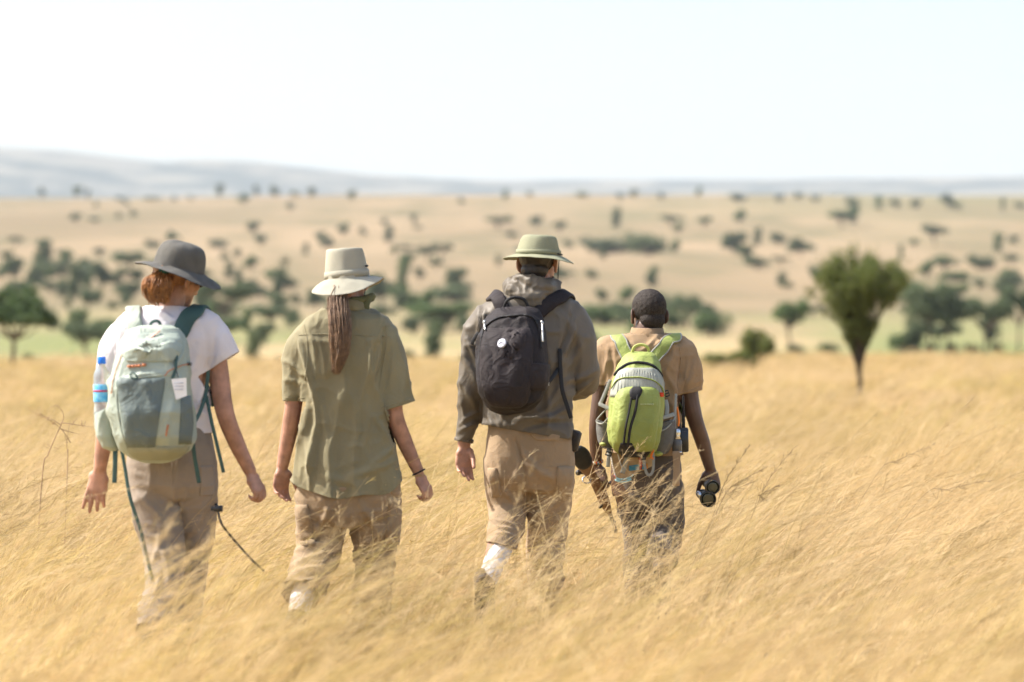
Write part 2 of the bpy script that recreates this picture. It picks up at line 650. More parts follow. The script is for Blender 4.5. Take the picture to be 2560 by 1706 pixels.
def proto_tree(kind, seed):
    """unit tree: height 1, width about 1, standing at the origin"""
    rng = np.random.default_rng(seed)
    tr, cr = MB(), MB()
    if kind == 'umbrella':
        lobes = [(rng.uniform(-.34, .34), rng.uniform(-.3, .3), rng.uniform(.60, .86), rng.uniform(.15, .26),
                  rng.uniform(.14, .22), rng.uniform(.11, .18)) for _ in range(11)]
        fork = A(rng.uniform(-.05, .05), 0, .38)
        tr.tube([A(0, 0, -.06), A(.01, 0, .18), fork], [.035, .028, .024], seg=7, n=3)
        for l in lobes:
            tr.tube([fork, fork * .4 + A(l[0] * .55, l[1] * .55, .6 * .62 + .05), A(*l[:3])], [.018, .012, .006], seg=5, n=3)
        n, sz = 1700, .045
    elif kind == 'round':
        lobes = [(rng.uniform(-.24, .24), rng.uniform(-.24, .24), rng.uniform(.35, .74), rng.uniform(.16, .28),
                  rng.uniform(.16, .28), rng.uniform(.14, .25)) for _ in range(8)]
        tr.tube([A(0, 0, -.06), A(.02, 0, .15), A(0, .01, .4)], [.04, .032, .02], seg=7, n=3)
        for l in lobes[:6]:
            tr.tube([A(.01, 0, .25), A(l[0] * .6, l[1] * .6, .38), A(*l[:3])], [.018, .012, .006], seg=5, n=3)
        n, sz = 1900, .048
    elif kind == 'column':
        lobes = [(rng.uniform(-.16, .16), rng.uniform(-.16, .16), .12 + .8 * i / 8, rng.uniform(.22, .36),
                  rng.uniform(.22, .36), rng.uniform(.10, .17)) for i in range(9)]
        tr.tube([A(0, 0, -.05), A(.03, 0, .4), A(-.02, 0, .8)], [.05, .035, .012], seg=7, n=3)
        n, sz = 1700, .052
    else:                                   # low shrub
        lobes = [(rng.uniform(-.36, .36), rng.uniform(-.3, .3), rng.uniform(.2, .62), rng.uniform(.14, .26),
                  rng.uniform(.14, .24), rng.uniform(.22, .36)) for _ in range(9)]
        for l in lobes[:6]:
            tr.tube([A(l[0] * .25, l[1] * .25, -.05), A(l[0] * .7, l[1] * .7, .25), A(*l[:3])], [.03, .02, .008], seg=5, n=3)
        n, sz = 1700, .050
    leaves(blob_points(rng, lobes, n), sz, rng, cr)
    tv, tf = tr.arrays(); cv, cf = cr.arrays()
    return mesh_from(tv, tf), mesh_from(cv, cf, False)

PROTO = {}
for kind, cnt in (('umbrella', 4), ('round', 4), ('column', 3), ('low', 3)):
    PROTO[kind] = []
    for i in range(cnt):
        tm, cm = proto_tree(kind, 31 + i * 7 + len(kind) * 101)
        tm.name, cm.name = 'trunk', 'crown'
        tm.materials.append(M_BARK); cm.materials.append(M_LEAF2 if i == 1 else M_LEAF)
        PROTO[kind].append((tm, cm))
KIND_NAME = {'umbrella': 'acacia_tree', 'round': 'savanna_tree', 'column': 'upright_tree', 'low': 'shrub'}
_march = np.geomspace(125, 1640, 900)

def slope_distance(u, v):
    x = (u - 1280) / F * _march
    vg = V0 - (ground_z(x, _march) - CAMZ) / _march * F
    ok = np.where(vg <= v)[0]
    ok = ok[_march[ok] > 190] if v < 872 else ok
    return float(_march[ok[0]]) if len(ok) else 1590.0

def place_tree(kind, variant, u, v, w, h, d=None, fresh=False):
    d = d or slope_distance(u, v)
    x = (u - 1280) / F * d
    z = float(ground_z(np.array([x]), np.array([d]))[0])
    zb = min(z, CAMZ - (v - V0) / F * d)
    top = CAMZ - (v - h - V0) / F * d
    root = empty(KIND_NAME[kind], (x, d, zb - 0.02))
    wm = w / F * d
    root.scale = (wm, wm * random.uniform(.8, 1.05), max(0.3, top - zb))
    tm, cm = PROTO[kind][variant % len(PROTO[kind])]
    for nm, me in (('trunk', tm), ('crown', cm)):
        o = bpy.data.objects.new(nm, me); COL.objects.link(o); o.parent = root
    root.rotation_euler.z = 0 if kind == 'umbrella' else random.uniform(-.6, .6)
    return root

# (photo crop, list of cx, base, w, h, kind) read off the photograph
CA = lambda x, y: (x / 2.529, 340 + y / 2.529)
CB = lambda x, y: (850 + x / 2.736, 400 + y / 2.736)
CCr = lambda x, y: (1700 + x / 2.529, 400 + y / 2.529)
TA = [(265,352,42,36,'round'),(490,362,62,52,'round'),(555,378,32,36,'column'),(1390,352,52,58,'round'),(1620,352,42,52,'round'),
 (1735,358,62,52,'round'),(1970,358,52,42,'round'),(1870,374,76,28,'low'),
 (760,412,52,28,'low'),(800,452,34,48,'round'),(610,457,34,42,'round'),(475,547,74,62,'round'),(845,517,52,46,'round'),(750,527,42,40,'round'),
 (600,542,70,30,'low'),(1545,432,84,62,'round'),(1835,472,52,52,'round'),(1100,417,42,36,'round'),(1205,412,42,36,'round'),(960,407,110,26,'low'),
 (1085,642,52,42,'round'),(1600,617,82,78,'round'),(1650,682,72,62,'low'),(2160,632,62,72,'round'),
 (80,922,124,156,'round'),(5,922,70,86,'round'),(280,862,114,166,'column'),(425,822,84,96,'round'),(470,1037,94,190,'column'),
 (635,982,144,190,'round'),(625,762,74,54,'round'),(815,872,196,116,'umbrella'),(870,942,84,96,'round'),(200,942,84,76,'round'),(315,922,54,74,'round'),
 (140,992,160,84,'low'),(620,1052,72,76,'round'),(795,1092,94,106,'round'),(560,1152,94,156,'umbrella'),(430,1102,54,74,'round'),(715,1112,64,64,'round'),
 (1420,792,62,54,'round'),(1500,777,54,62,'round'),(1590,852,114,86,'round'),(1450,907,62,96,'column'),(1570,1032,104,126,'round'),
 (1760,1047,94,176,'column'),(1800,822,54,54,'round'),(1870,1082,74,86,'round'),(1400,1215,350,250,'umbrella'),(1560,1242,94,126,'column'),
 (1600,1462,114,196,'column'),(1720,1245,226,160,'umbrella'),(1850,1232,124,124,'round'),(2000,1102,124,116,'round'),
 (545,1440,265,240,'umbrella'),(555,1490,180,92,'low'),(280,1532,64,92,'low')]
TB = [(80,277,62,74,'round'),(1130,282,58,74,'round'),(830,312,52,58,'round'),(1300,247,52,34,'low'),(1655,257,74,44,'low'),(1915,277,52,52,'round'),
 (2010,262,62,64,'round'),(2200,267,54,44,'low'),(300,452,52,56,'round'),(505,432,52,64,'round'),(530,472,64,32,'low'),(35,512,84,74,'round'),
 (155,527,62,74,'round'),(335,562,72,94,'column'),(1080,472,210,76,'umbrella'),(1340,462,92,84,'round'),(1180,532,94,44,'low'),(1500,522,94,92,'umbrella'),
 (1560,612,74,64,'round'),(1890,462,82,116,'column'),(2270,462,146,84,'umbrella'),(2320,502,84,64,'round'),(375,652,64,64,'round'),(460,652,104,64,'umbrella'),
 (690,690,146,100,'umbrella'),(660,742,84,64,'round'),(430,882,104,166,'column'),(545,827,74,94,'round'),(790,892,146,156,'round'),(1720,812,94,64,'low'),
 (1830,642,316,116,'low'),(1800,692,54,84,'round'),(2090,652,236,156,'low'),(2290,642,104,84,'round'),(280,1002,226,196,'round'),(500,1002,206,94,'low'),
 (760,972,236,116,'low'),(680,1180,430,170,'umbrella'),(500,1162,84,94,'round'),(640,1382,156,236,'column'),(470,1382,114,84,'low'),(1790,982,94,104,'round'),
 (1960,982,156,106,'round'),(1790,1132,346,146,'low'),(2270,1152,206,126,'low'),(1720,1312,104,134,'round')]
TC = [(120,237,58,62,'round'),(370,262,114,54,'low'),(750,257,54,54,'round'),(860,262,64,42,'low'),(630,290,60,60,'umbrella'),(1070,292,62,54,'round'),
 (1255,312,62,74,'column'),(1360,307,94,64,'round'),(1490,312,74,64,'round'),(1690,312,94,106,'round'),(1745,307,64,44,'low'),(2040,322,34,74,'column'),
 (2150,307,64,44,'low'),(380,402,114,84,'round'),(150,440,104,72,'umbrella'),(1020,430,216,100,'umbrella'),(1095,400,84,130,'column'),
 (490,542,64,94,'column'),(620,542,114,84,'round'),(1610,547,136,126,'umbrella'),(1480,542,52,42,'low'),(2010,582,74,94,'column'),(2110,532,74,54,'round'),
 (2090,652,94,54,'round'),(1910,692,166,94,'low'),(1780,766,186,64,'low'),(2080,747,94,64,'low'),(340,602,156,146,'round'),(410,632,104,94,'round'),
 (760,612,144,104,'round'),(480,692,166,84,'round'),(640,667,104,54,'umbrella'),(680,812,64,44,'low'),
 (200,1062,94,84,'low'),(690,1195,230,260,'umbrella'),(830,1000,200,66,'umbrella'),(730,1237,124,74,'low'),(940,1227,114,74,'low'),
 (1570,1222,330,372,'umbrella'),(1690,1222,250,300,'umbrella'),(1930,1222,300,290,'umbrella'),(2140,1214,210,350,'umbrella'),(1720,1222,74,74,'low'),
 (1590,1222,60,60,'low'),(1480,1222,160,190,'column'),(1400,1222,120,130,'low'),(1850,1222,90,60,'low'),(2010,1222,90,70,'low')]
trees = []
for conv, sc, lst in ((CA, 2.529, TA), (CB, 2.736, TB), (CCr, 2.529, TC)):
    for (cx, by, w, h, k) in lst:
        u, v = conv(cx, by)
        g = 1.2 if v < 600 else 1.26
        trees.append([u, v, w / sc * g, h / sc * (g - .04), k])
# the denser thickets along the foot of the hill
rt = random.Random(12)
for (u0, u1, v0_, v1, n) in ((0, 330, 660, 800, 17), (470, 720, 700, 810, 10), (830, 1180, 745, 850, 14), (1440, 1780, 770, 850, 12), (2080, 2560, 690, 880, 10), (120, 700, 815, 880, 10), (0, 900, 585, 690, 16), (1000, 1800, 620, 720, 10), (1900, 2560, 640, 740, 8)):
    for i in range(n):
        v = rt.uniform(v0_, v1); sz = 34 + (v - 640) * .17
        k = rt.choice(['round', 'round', 'low', 'umbrella', 'column'])
        trees.append([rt.uniform(u0, u1), v, sz * rt.uniform(.8, 1.6) * (.6 if k == 'column' else 1.3 if k == 'umbrella' else 1), sz * rt.uniform(.7, 1.2), k])

BAND = [(512, 'on the pale ridge line'), (600, 'on the upper hillside'), (720, 'half way up the hillside'),
        (838, 'on the lower hillside'), (2000, 'on the valley floor beyond the grass')]
KDESC = {'umbrella': 'flat-topped acacia', 'round': 'round-crowned tree', 'column': 'narrow upright tree', 'low': 'low dark shrub'}
ORDW = ['first', 'second', 'third', 'fourth', 'fifth', 'sixth', 'seventh', 'eighth', 'ninth', 'tenth', 'eleventh', 'twelfth',
        'thirteenth', 'fourteenth', 'fifteenth', 'sixteenth', 'seventeenth', 'eighteenth', 'nineteenth', 'twentieth',
        'twenty-first', 'twenty-second', 'twenty-third', 'twenty-fourth', 'twenty-fifth', 'twenty-sixth', 'twenty-seventh',
        'twenty-eighth', 'twenty-ninth', 'thirtieth'] + ['thirty-' + x for x in ('first', 'second', 'third', 'fourth', 'fifth', 'sixth', 'seventh', 'eighth', 'ninth')] + ['fortieth'] + ['forty-' + x for x in ('first', 'second', 'third', 'fourth', 'fifth', 'sixth', 'seventh', 'eighth', 'ninth')]
bins = {}
for t in trees:
    b = next(s for lim, s in BAND if t[1] < lim)
    bins.setdefault((b, t[4]), []).append(t)
for (b, k), lst in bins.items():
    lst.sort(key=lambda t: t[0])
    for i, t in enumerate(lst):
        o = place_tree(k, int(t[0] + t[1]), t[0], t[1], t[2], t[3])
        n = len(lst)
        pos = '' if n == 1 else (', leftmost' if i == 0 else ', rightmost' if i == n - 1 else ', %s from left' % ORDW[i])
        tag(o, ('only ' if n == 1 else '') + KDESC[k] + ' ' + b + pos, 'shrub' if k == 'low' else 'tree',
            'trees and shrubs scattered over the hillside')

# trees that stand on the grass plain itself, built one by one
def big_acacia():
    d = 78.0
    rng = np.random.default_rng(5)
    q = lambda x, y, dy=0: W(*CA(x, y), d + dy)
    tr, cr = MB(), MB()
    g = float(ground_z(np.array([W(30, 900, d)[0]]), np.array([d]))[0])
    foot = q(75, 1600); foot[2] = g - 0.05
    fork = q(88, 1290)
    tr.tube([foot, q(82, 1450), fork], [.085, .065, .055], seg=9, n=5)
    s = d / F / 2.529
    lobes = []
    for (x, y, rx, ry) in ((-60, 1060, 110, 60), (40, 1010, 90, 45), (140, 1060, 100, 60), (60, 1110, 120, 60), (-30, 1140, 110, 50),
                           (230, 1110, 90, 50), (290, 1160, 90, 45), (190, 1160, 90, 40), (80, 1165, 80, 35), (-160, 1120, 110, 60),
                           (180, 980, 60, 35), (-90, 1000, 80, 40), (230, 1050, 60, 30)):
        p = q(x, y, rng.uniform(-.9, .9))
        lobes.append((*p, rx * s, rx * s * .8, ry * s))
        tr.tube([fork, fork * .45 + p * .55 + A(0, 0, -.12), p], [.032, .022, .008], seg=6, n=4)
    leaves(blob_points(rng, lobes, 9000), .055, rng, cr)
    root = empty('acacia_tree', foot)
    obj('trunk', tr, M_BARK, root)
    v, f = cr.arrays(); obj('crown', mesh_from(v, f, False), M_LEAF2, root)
    tag(root, 'wide spreading acacia with thin bare trunk at the left picture edge', 'tree')
big_acacia()

def vase_tree():
    d = 50.0
    rng = np.random.default_rng(11)
    q = lambda x, y, dy=0: W(*CCr(x, y), d + dy)
    tr, cr = MB(), MB()
    b0 = q(1137, 1440)
    g = float(ground_z(np.array([b0[0]]), np.array([d]))[0])
    foot = b0.copy(); foot[2] = g - 0.05
    fork = q(1132, 1335)
    tr.tube([foot, q(1138, 1400), fork], [.052, .042, .036], seg=10, n=5)
    # limbs fan out in a V from the fork, each clothed in a brush of small leaves that widens upwards
    sc = d / F / 2.529
    pts = []
    nl = 40
    for i in range(nl):
        r = math.sqrt((i + .5) / nl); a = i * 2.39996
        r *= rng.uniform(.92, 1.06)
        tip = fork + sc * A(14 + 345 * r * math.cos(a), 300 * r * math.sin(a), 740 * (1 - .27 * r ** 2.8) * rng.uniform(.90, 1.06))
        m = fork + (tip - fork) * .5 + A((tip[0] - fork[0]) * -.14, (tip[1] - fork[1]) * -.1, .04)
        C = np.array(catmull([fork + rng.normal(size=3) * .01, m, tip], 24))
        tr.tube(list(C[::4]), list(np.linspace(.022, .004, len(C[::4]))), seg=6, smooth=False)
        for t in np.linspace(.24 + .22 * (1 - r) + rng.uniform(0, .1), 1.0, 44):
            k = min(len(C) - 1, int(t * (len(C) - 1)))
            n = int(8 + 34 * t)
            pts.append(C[k] + rng.normal(size=(n, 3)) * (.028 + .075 * max(0, t - .35)) + A(0, 0, .02))
    pts = np.concatenate(pts)
    pts = pts[vnoise(pts * 4.6, 77) > .38]
    leaves(pts, .024, rng, cr)
    root = empty('thorn_tree', foot)
    obj('trunk', tr, M_BARK2, root)
    v, f = cr.arrays(); obj('crown', mesh_from(v, f, False), M_LEAF3, root)
    tag(root, 'lone green vase-shaped tree standing in the golden grass at right', 'tree')
vase_tree()

def near_shrub(name, u0, u1, vb, vt, d, seed, material, label):
    rng = np.random.default_rng(seed)
    tr, cr = MB(), MB()
    c = W((u0 + u1) / 2, vb, d)
    g = float(ground_z(np.array([c[0]]), np.array([d]))[0])
    foot = A(c[0], d, min(g, c[2] - .1))
    wm = (u1 - u0) / F * d; hm = (vb - vt) / F * d
    lobes = []
    for i in range(11):
        p = A(c[0] + rng.uniform(-.36, .36) * wm, d + rng.uniform(-.3, .3) * wm, c[2] + hm * rng.uniform(.2, .72))
        p[2] -= abs(p[0] - c[0]) / wm * hm * .45
        lobes.append((*p, wm * rng.uniform(.14, .24), wm * .2, hm * rng.uniform(.2, .33)))
        tr.tube([foot + rng.normal(size=3) * .05, (foot + p) / 2 + A(0, 0, -.05), p], [.03, .02, .006], seg=5, n=3)
    leaves(blob_points(rng, lobes, 5200), .05, rng, cr)
    root = empty(name, foot)
    obj('stem', tr, M_BARK2, root)
    v, f = cr.arrays(); obj('foliage', mesh_from(v, f, False), material, root)
    tag(root, label, 'shrub', 'bushes at the edge of the grass plain')
near_shrub('bush', 1845, 1940, 898, 806, 100, 3, M_LEAF3, 'upright green bush at the grass edge left of the vase-shaped tree')
near_shrub('bush', 1758, 1885, 922, 872, 84, 4, M_LEAF3, 'low dark green bush in the grass just right of the bare-headed man')

rt = random.Random(5)
for i in range(12):       # scrub that breaks the line where the plain drops into the valley
    u = 60 + i * 214 + rt.uniform(-60, 60)
    o = place_tree('low', i, u, 900, rt.uniform(24, 62), rt.uniform(14, 30), d=rt.uniform(98, 114))
    tag(o, 'small shrub breaking the far edge of the golden grass, %s from left' % ORDW[i], 'shrub', 'scrub along the far edge of the grass')

# ================================================================== PEOPLE
M_SKIN = mat('fair_skin', (0.42, 0.225, 0.155), rough=0.5, bump=0.0012, bscale=220, vary=0.14, vscale=22, sss=0.12, spec=0.4)
M_SKIN2 = mat('dark_skin', (0.105, 0.053, 0.032), rough=0.42, bump=0.0006, bscale=300, vary=0.12, vscale=14, spec=0.5)
M_EYE = mat('eye_white', (0.7, 0.68, 0.64), rough=0.2, vary=0.02)
M_IRIS = mat('iris', (0.06, 0.035, 0.02), rough=0.2, vary=0.02)
M_BOOT = mat('boot_leather', (0.10, 0.07, 0.045), rough=0.7, bump=0.001)
M_SOCK = mat('white_sock', (0.74, 0.70, 0.68), rough=0.95, bump=0.0015, bscale=220)
M_BLACK = mat('black_webbing', (0.018, 0.017, 0.018), rough=0.65, bump=0.0008, bscale=400)
M_DARKPL = mat('dark_plastic', (0.02, 0.02, 0.021), rough=0.35, spec=0.5)
M_STEEL = mat('bright_steel', (0.62, 0.62, 0.62), rough=0.25, metal=1.0, vary=0.05)
M_GREYWEB = mat('grey_webbing', (0.42, 0.42, 0.38), rough=0.8, bump=0.0008, bscale=400)
CAMP = Vector((0, 0, CAMZ))

def bvh(me):
    return BVHTree.FromPolygons([v.co for v in me.vertices], [tuple(p.vertices) for p in me.polygons])

def hit(bv, u, v):
    d = Vector(W(u, v, 1.0)) - CAMP
    loc, nor, i, _ = bv.ray_cast(CAMP, d.normalized())
    if loc is None:
        # just off the silhouette: the nearest place on the surface
        best = None
        for dd in np.linspace(10.4, 14, 30):
            l, n, i, dist = bv.find_nearest(Vector(W(u, v, dd)))
            if best is None or dist < best[2]: best = (l, n, dist)
        loc, nor = best[0], best[1]
    n = np.array(nor)
    if np.dot(n, np.array(d)) > 0.15: n = -n
    return np.array(loc), n

def seam(mb, bv, pts, r, off=0.0, n=8, flat=1.0, seg=6):
    P = np.array(catmull([A(u, v, 0) for u, v in pts], n))
    out = []
    for p in P:
        l, nn = hit(bv, p[0], p[1]); out.append(l + nn * off)
    out = np.array(out)
    for _ in range(1):
        out[1:-1] = (out[:-2] + 2 * out[1:-1] + out[2:]) / 4
    mb.tube(list(out), r, seg=seg, flat=flat, smooth=False)
    return mb

def strap_on(mb, bv, pts, width, thick, off=0.004, n=8):
    """webbing laid on a surface along pixels"""
    P = np.array(catmull([A(u, v, 0) for u, v in pts], n))
    loc, nor = [], []
    for p in P:
        l, nn = hit(bv, p[0], p[1]); loc.append(l + nn * off); nor.append(nn)
    loc = np.array(loc); nor = np.array(nor)
    loc[1:-1] = (loc[:-2] + 2 * loc[1:-1] + loc[2:]) / 4
    mb.ribbon(list(loc), width, thick, nor, smooth=False)
    return mb

def patch(mb, bv, rows, off, nr=14, ncol=12, puff=0.0, wr=0.0, wf=(9, 9, 6), seed=1):
    """cloth piece laid on a surface: rows (v, uL, uR) from top to bottom"""
    rows = np.array(rows, float)
    k = len(rows)
    R = np.array(catmull([A(*r) for r in rows], max(2, nr // max(1, k - 1))))
    G, N = [], []
    for r in R:
        line = [hit(bv, r[1] + (r[2] - r[1]) * t, r[0]) for t in np.linspace(0, 1, ncol)]
        G.append([l[0] for l in line]); N.append([l[1] for l in line])
    G, N = np.array(G), np.array(N)
    m, c = G.shape[:2]
    tv = np.abs(np.linspace(-1, 1, m)); tu = np.abs(np.linspace(-1, 1, c))
    pf = np.outer(1 - tv ** 3, 1 - tu ** 3) * puff
    wk = 0
    if wr:
        wk = wr * (ridged(G.reshape(-1, 3), wf, seed) - .45).reshape(m, c) * np.outer(1 - tv ** 4, 1 - tu ** 4)
    top = G + N * (off + pf + wk)[..., None]
    bot = G - N * 0.004
    v = np.concatenate([top.reshape(-1, 3), bot.reshape(-1, 3)])
    f = [(i * c + j, i * c + j + 1, (i + 1) * c + j + 1, (i + 1) * c + j) for i in range(m - 1) for j in range(c - 1)]
    b = m * c
    edge = [j for j in range(c)] + [i * c + c - 1 for i in range(1, m)] + [(m - 1) * c + j for j in range(c - 2, -1, -1)] + [i * c for i in range(m - 2, 0, -1)]
    for a, e in zip(edge, edge[1:] + edge[:1]):
        f.append((a, a + b, e + b, e))
    mb.add(v, f)
    return mb

def rot3(yaw=0, pitch=0, roll=0):
    """yaw: face turns right; pitch: looks down; roll: leans right"""
    return np.array(Matrix.Rotation(-yaw, 3, 'Z') @ Matrix.Rotation(-pitch, 3, 'X') @ Matrix.Rotation(roll, 3, 'Y'))

def head_shape(mb, c, R, k=1.0):
    def P(*p): return c + R @ (A(*p) * k)
    def E(p, r, rr=None):
        mb.ellipsoid(P(*p), A(*r) * k, R if rr is None else R @ rr)
    E((0, -.008, .032), (.0765, .096, .084))
    E((0, .028, -.03), (.064, .074, .086))
    E((0, .05, -.075), (.046, .048, .044))
    E((0, .078, -.098), (.024, .022, .02))
    E((0, .079, .022), (.052, .02, .016))
    mb.tube([P(0, .092, .012), P(0, .108, -.022), P(0, .112, -.036)], [.009 * k, .0125 * k, .015 * k], seg=8, n=3)
    E((-.013, .1, -.038), (.009, .01, .008)); E((.013, .1, -.038), (.009, .01, .008))
    E((0, .094, -.063), (.024, .011, .006)); E((0, .092, -.074), (.021, .011, .007))
    for s in (-1, 1):
        E((s * .043, .072, -.02), (.022, .02, .02))
        rr = np.array(Matrix.Rotation(s * .45, 3, 'Z') @ Matrix.Rotation(-.15, 3, 'X'))
        E((s * .081, -.004, -.008), (.008, .021, .033), rr)
        E((s * .086, -.012, .0), (.006, .012, .027), rr)
        E((s * .079, .002, -.034), (.008, .011, .012))

def face_bits(person, c, R, k=1.0):
    def P(*p): return c + R @ (A(*p) * k)
    for s in (-1, 1):
        e = MB(); e.ellipsoid(P(s * .032, .083, .004), A(.0125, .0125, .0115) * k, R, 12, 8)
        eo = obj('eye', e, M_EYE, person)
        i = MB(); i.ellipsoid(P(s * .032, .0935, .004), A(.0055, .003, .0055) * k, R, 10, 6)
        obj('iris', i, M_IRIS, eo)

def hand_shape(mb, wrist, d, palm, thumb, curl=.35, spread=.10, k=1.0, curls=None, thumb_in=.35):
    """d: wrist to knuckles, palm: way the palm faces, thumb: side the thumb is on"""
    d = unit(d); palm = unit(palm - d * np.dot(palm, d)); s = unit(np.cross(d, palm))
    if np.dot(s, thumb) < 0: s = -s
    wr = np.asarray(wrist, float)
    th = np.linspace(0, 2 * np.pi, 18, endpoint=False)
    R = []
    for t, a, b in ((-.022, .023, .019), (0, .024, .018), (.02, .031, .0175), (.05, .039, .0165), (.078, .041, .0145), (.092, .038, .011)):
        ce = wr + d * t * k + palm * .004 * k * math.sin(t * 30) - s * .001
        R.append(ce + k * (np.outer(np.sign(np.cos(th)) * np.abs(np.cos(th)) ** .8, s * a) + np.outer(np.sin(th), palm * b)))
    mb.rings(R)
    mb.ellipsoid(wr + k * (d * .03 + s * .022 + palm * .009), A(.02, .02, .02) * k)       # ball of the thumb
    mb.ellipsoid(wr + k * (d * .035 - s * .024 + palm * .006), A(.015, .018, .018) * k)
    for i, (off, L, r) in enumerate(((.0305, .071, .0089), (.0105, .079, .0092), (-.0105, .073, .0088), (-.030, .057, .0077))):
        cu = curls[i] if curls is not None else curl * (1 + .16 * i)
        p = wr + k * (d * (.086 - .0028 * abs(i - 1)) + s * off)
        lat = (off / .03) * spread
        a = cu * .55
        pts, rr = [p - d * .012 * k, p], [r * k, r * 1.03 * k]
        for seg, fr in enumerate((.46, .30, .24)):
            dd = unit((d * math.cos(a) + palm * math.sin(a)) + s * lat * math.cos(a))
            p = p + dd * L * fr * k
            pts.append(p); rr.append(r * k * (1.0, .92, .8)[seg])
            a += cu * (1.05, .8, 0)[seg]
        mb.tube(pts, rr, seg=10, n=4)
    p = wr + k * (d * .022 + s * .024 + palm * .006)
    d1 = unit(s * (.75 - thumb_in) + d * .75 + palm * (.25 + thumb_in * .5)); d2 = unit(d1 + d * .35 + palm * thumb_in * .4 - s * thumb_in * .5)
    mb.tube([p, p + d1 * .042 * k, p + d1 * .042 * k + d2 * .033 * k, p + d1 * .042 * k + d2 * .056 * k], [.0135 * k, .0115 * k, .0102 * k, .0085 * k], seg=10, n=4)

def boot(person, ankle, toe, k=1.0, name='boot', material=None, shaft=.10):
    """ankle boot: shaft, heel, instep, toe and sole"""
    ankle = np.asarray(ankle, float); t = unit(np.asarray(toe, float))
    up = unit(A(0, 0, 1) - t * t[2]) if abs(t[2]) < .95 else A(0, 1, 0)
    mb = MB()
    mb.tube([ankle + up * shaft * k, ankle + up * .03 * k, ankle - up * .035 * k], [.05 * k, .046 * k, .045 * k], seg=14)
    mb.tube([ankle - up * .05 * k - t * .035 * k, ankle - up * .045 * k + t * .06 * k, ankle - up * .055 * k + t * .14 * k, ankle - up * .06 * k + t * .185 * k],
            [.041 * k, .046 * k, .043 * k, .034 * k], seg=14, flat=.9)
    me = remesh(mb, .008, 3)
    b = obj(name, me, material or M_BOOT, person)
    so = MB()
    so.tube([ankle - up * .088 * k - t * .045 * k, ankle - up * .09 * k + t * .05 * k, ankle - up * .094 * k + t * .14 * k, ankle - up * .092 * k + t * .195 * k],
            [.040 * k, .040 * k, .044 * k, .032 * k], seg=14, flat=.28, up=np.cross(t, up) * -1 if False else up)
    obj('sole', so, M_DARKPL, b)
    return b

class Shifted:
    """surface of a linked part, asked in world coordinates"""
    def __init__(self, o):
        self.b = bvh(o.data); self.o = Vector(ORG[o.name])
    def ray_cast(self, c, d):
        l, n, i, k = self.b.ray_cast(c - self.o, d)
        return (l + self.o if l is not None else None), n, i, k
    def find_nearest(self, c):
        l, n, i, k = self.b.find_nearest(c - self.o)
        return l + self.o, n, i, k

def cloth(name, mb, voxel, material, parent, folds=(), noise=None, cuts=(), smooth=4, thick=.0035, warp=None):
    me = remesh(mb, voxel, smooth)
    displace(me, folds_fn(list(folds), noise))
    for c in cuts: cut(me, *c)
    if cuts: keep_largest(me)
    if warp is not None:
        P, _ = getv(me); me.vertices.foreach_set('co', warp(P).ravel()); me.update()
    bv = bvh(me)
    o = obj(name, me, material, parent)
    if thick:
        so = o.modifiers.new('thickness', 'SOLIDIFY'); so.thickness = thick; so.offset = -1
    return o, bv

def hat_shape(c, R, rx, ry, prof, brim, nseg=56, wob=0.0, seed=1, dent=0.0):
    """prof: crown (height, scale) from the top down to 0; brim(theta) -> (width, edge drop, lift shape)"""
    th = np.linspace(0, 2 * np.pi, nseg, endpoint=False)
    ct, st = np.cos(th), np.sin(th)
    rings = []
    for (z, s) in prof:
        zz = np.full(nseg, z)
        if dent: zz = zz - dent * np.clip(1 - s, 0, 1) * (1.0 + .3 * ct)
        q = np.stack([ct * rx * s, st * ry * s, zz], 1)
        rings.append(q)
    for t in np.linspace(.06, 1, 9):
        w, drop, curve = zip(*[brim(a) for a in th])
        w, drop, curve = map(np.array, (w, drop, curve))
        q = np.stack([ct * (rx + w * t), st * (ry + w * t), -drop * (t ** curve)], 1)
        rings.append(q)
    mb = MB()
    G = np.concatenate(rings)
    G = G + wob * (np.stack([fbm(G * 28, seed, 2), fbm(G * 28, seed + 5, 2), fbm(G * 28, seed + 9, 2)], 1) - .5)
    G = G @ np.asarray(R).T + c
    n = len(rings)
    f = []
    for i in range(n - 1):
        for j in range(nseg):
            k = (j + 1) % nseg
            f.append((i * nseg + j, i * nseg + k, (i + 1) * nseg + k, (i + 1) * nseg + j))
    f.append(tuple(range(nseg)))
    mb.add(G, f)
    return mb

def hat_ring(c, R, rx, ry, z0, z1, out, thick=.002, nseg=56):
    """band round the crown"""
    th = np.linspace(0, 2 * np.pi, nseg, endpoint=False)
    rs = []
    for z, o in ((z0, out - thick), (z0, out), (z1, out - .002), (z1, out - .002 - thick)):
        rs.append(np.stack([np.cos(th) * (rx + o), np.sin(th) * (ry + o), np.full(nseg, z)], 1) @ np.asarray(R).T + c)
    mb = MB(); m = nseg
    v = np.concatenate(rs)
    f = [(a * m + j, a * m + (j + 1) % m, ((a + 1) % 4) * m + (j + 1) % m, ((a + 1) % 4) * m + j) for a in range(4) for j in range(m)]
    return mb.add(v, f)

def add_hat(person, mb, material, band=None, band_mat=None, cord=None):
    h = obj('hat', mb, material, person)
    so = h.modifiers.new('thickness', 'SOLIDIFY'); so.thickness = .0035; so.offset = 0
    ss = h.modifiers.new('round', 'SUBSURF'); ss.levels = 1; ss.render_levels = 1
    if band is not None: obj('hat_band', band, band_mat, h)
    if cord is not None: obj('chin_cord', cord, M_BLACK, h)
    return h

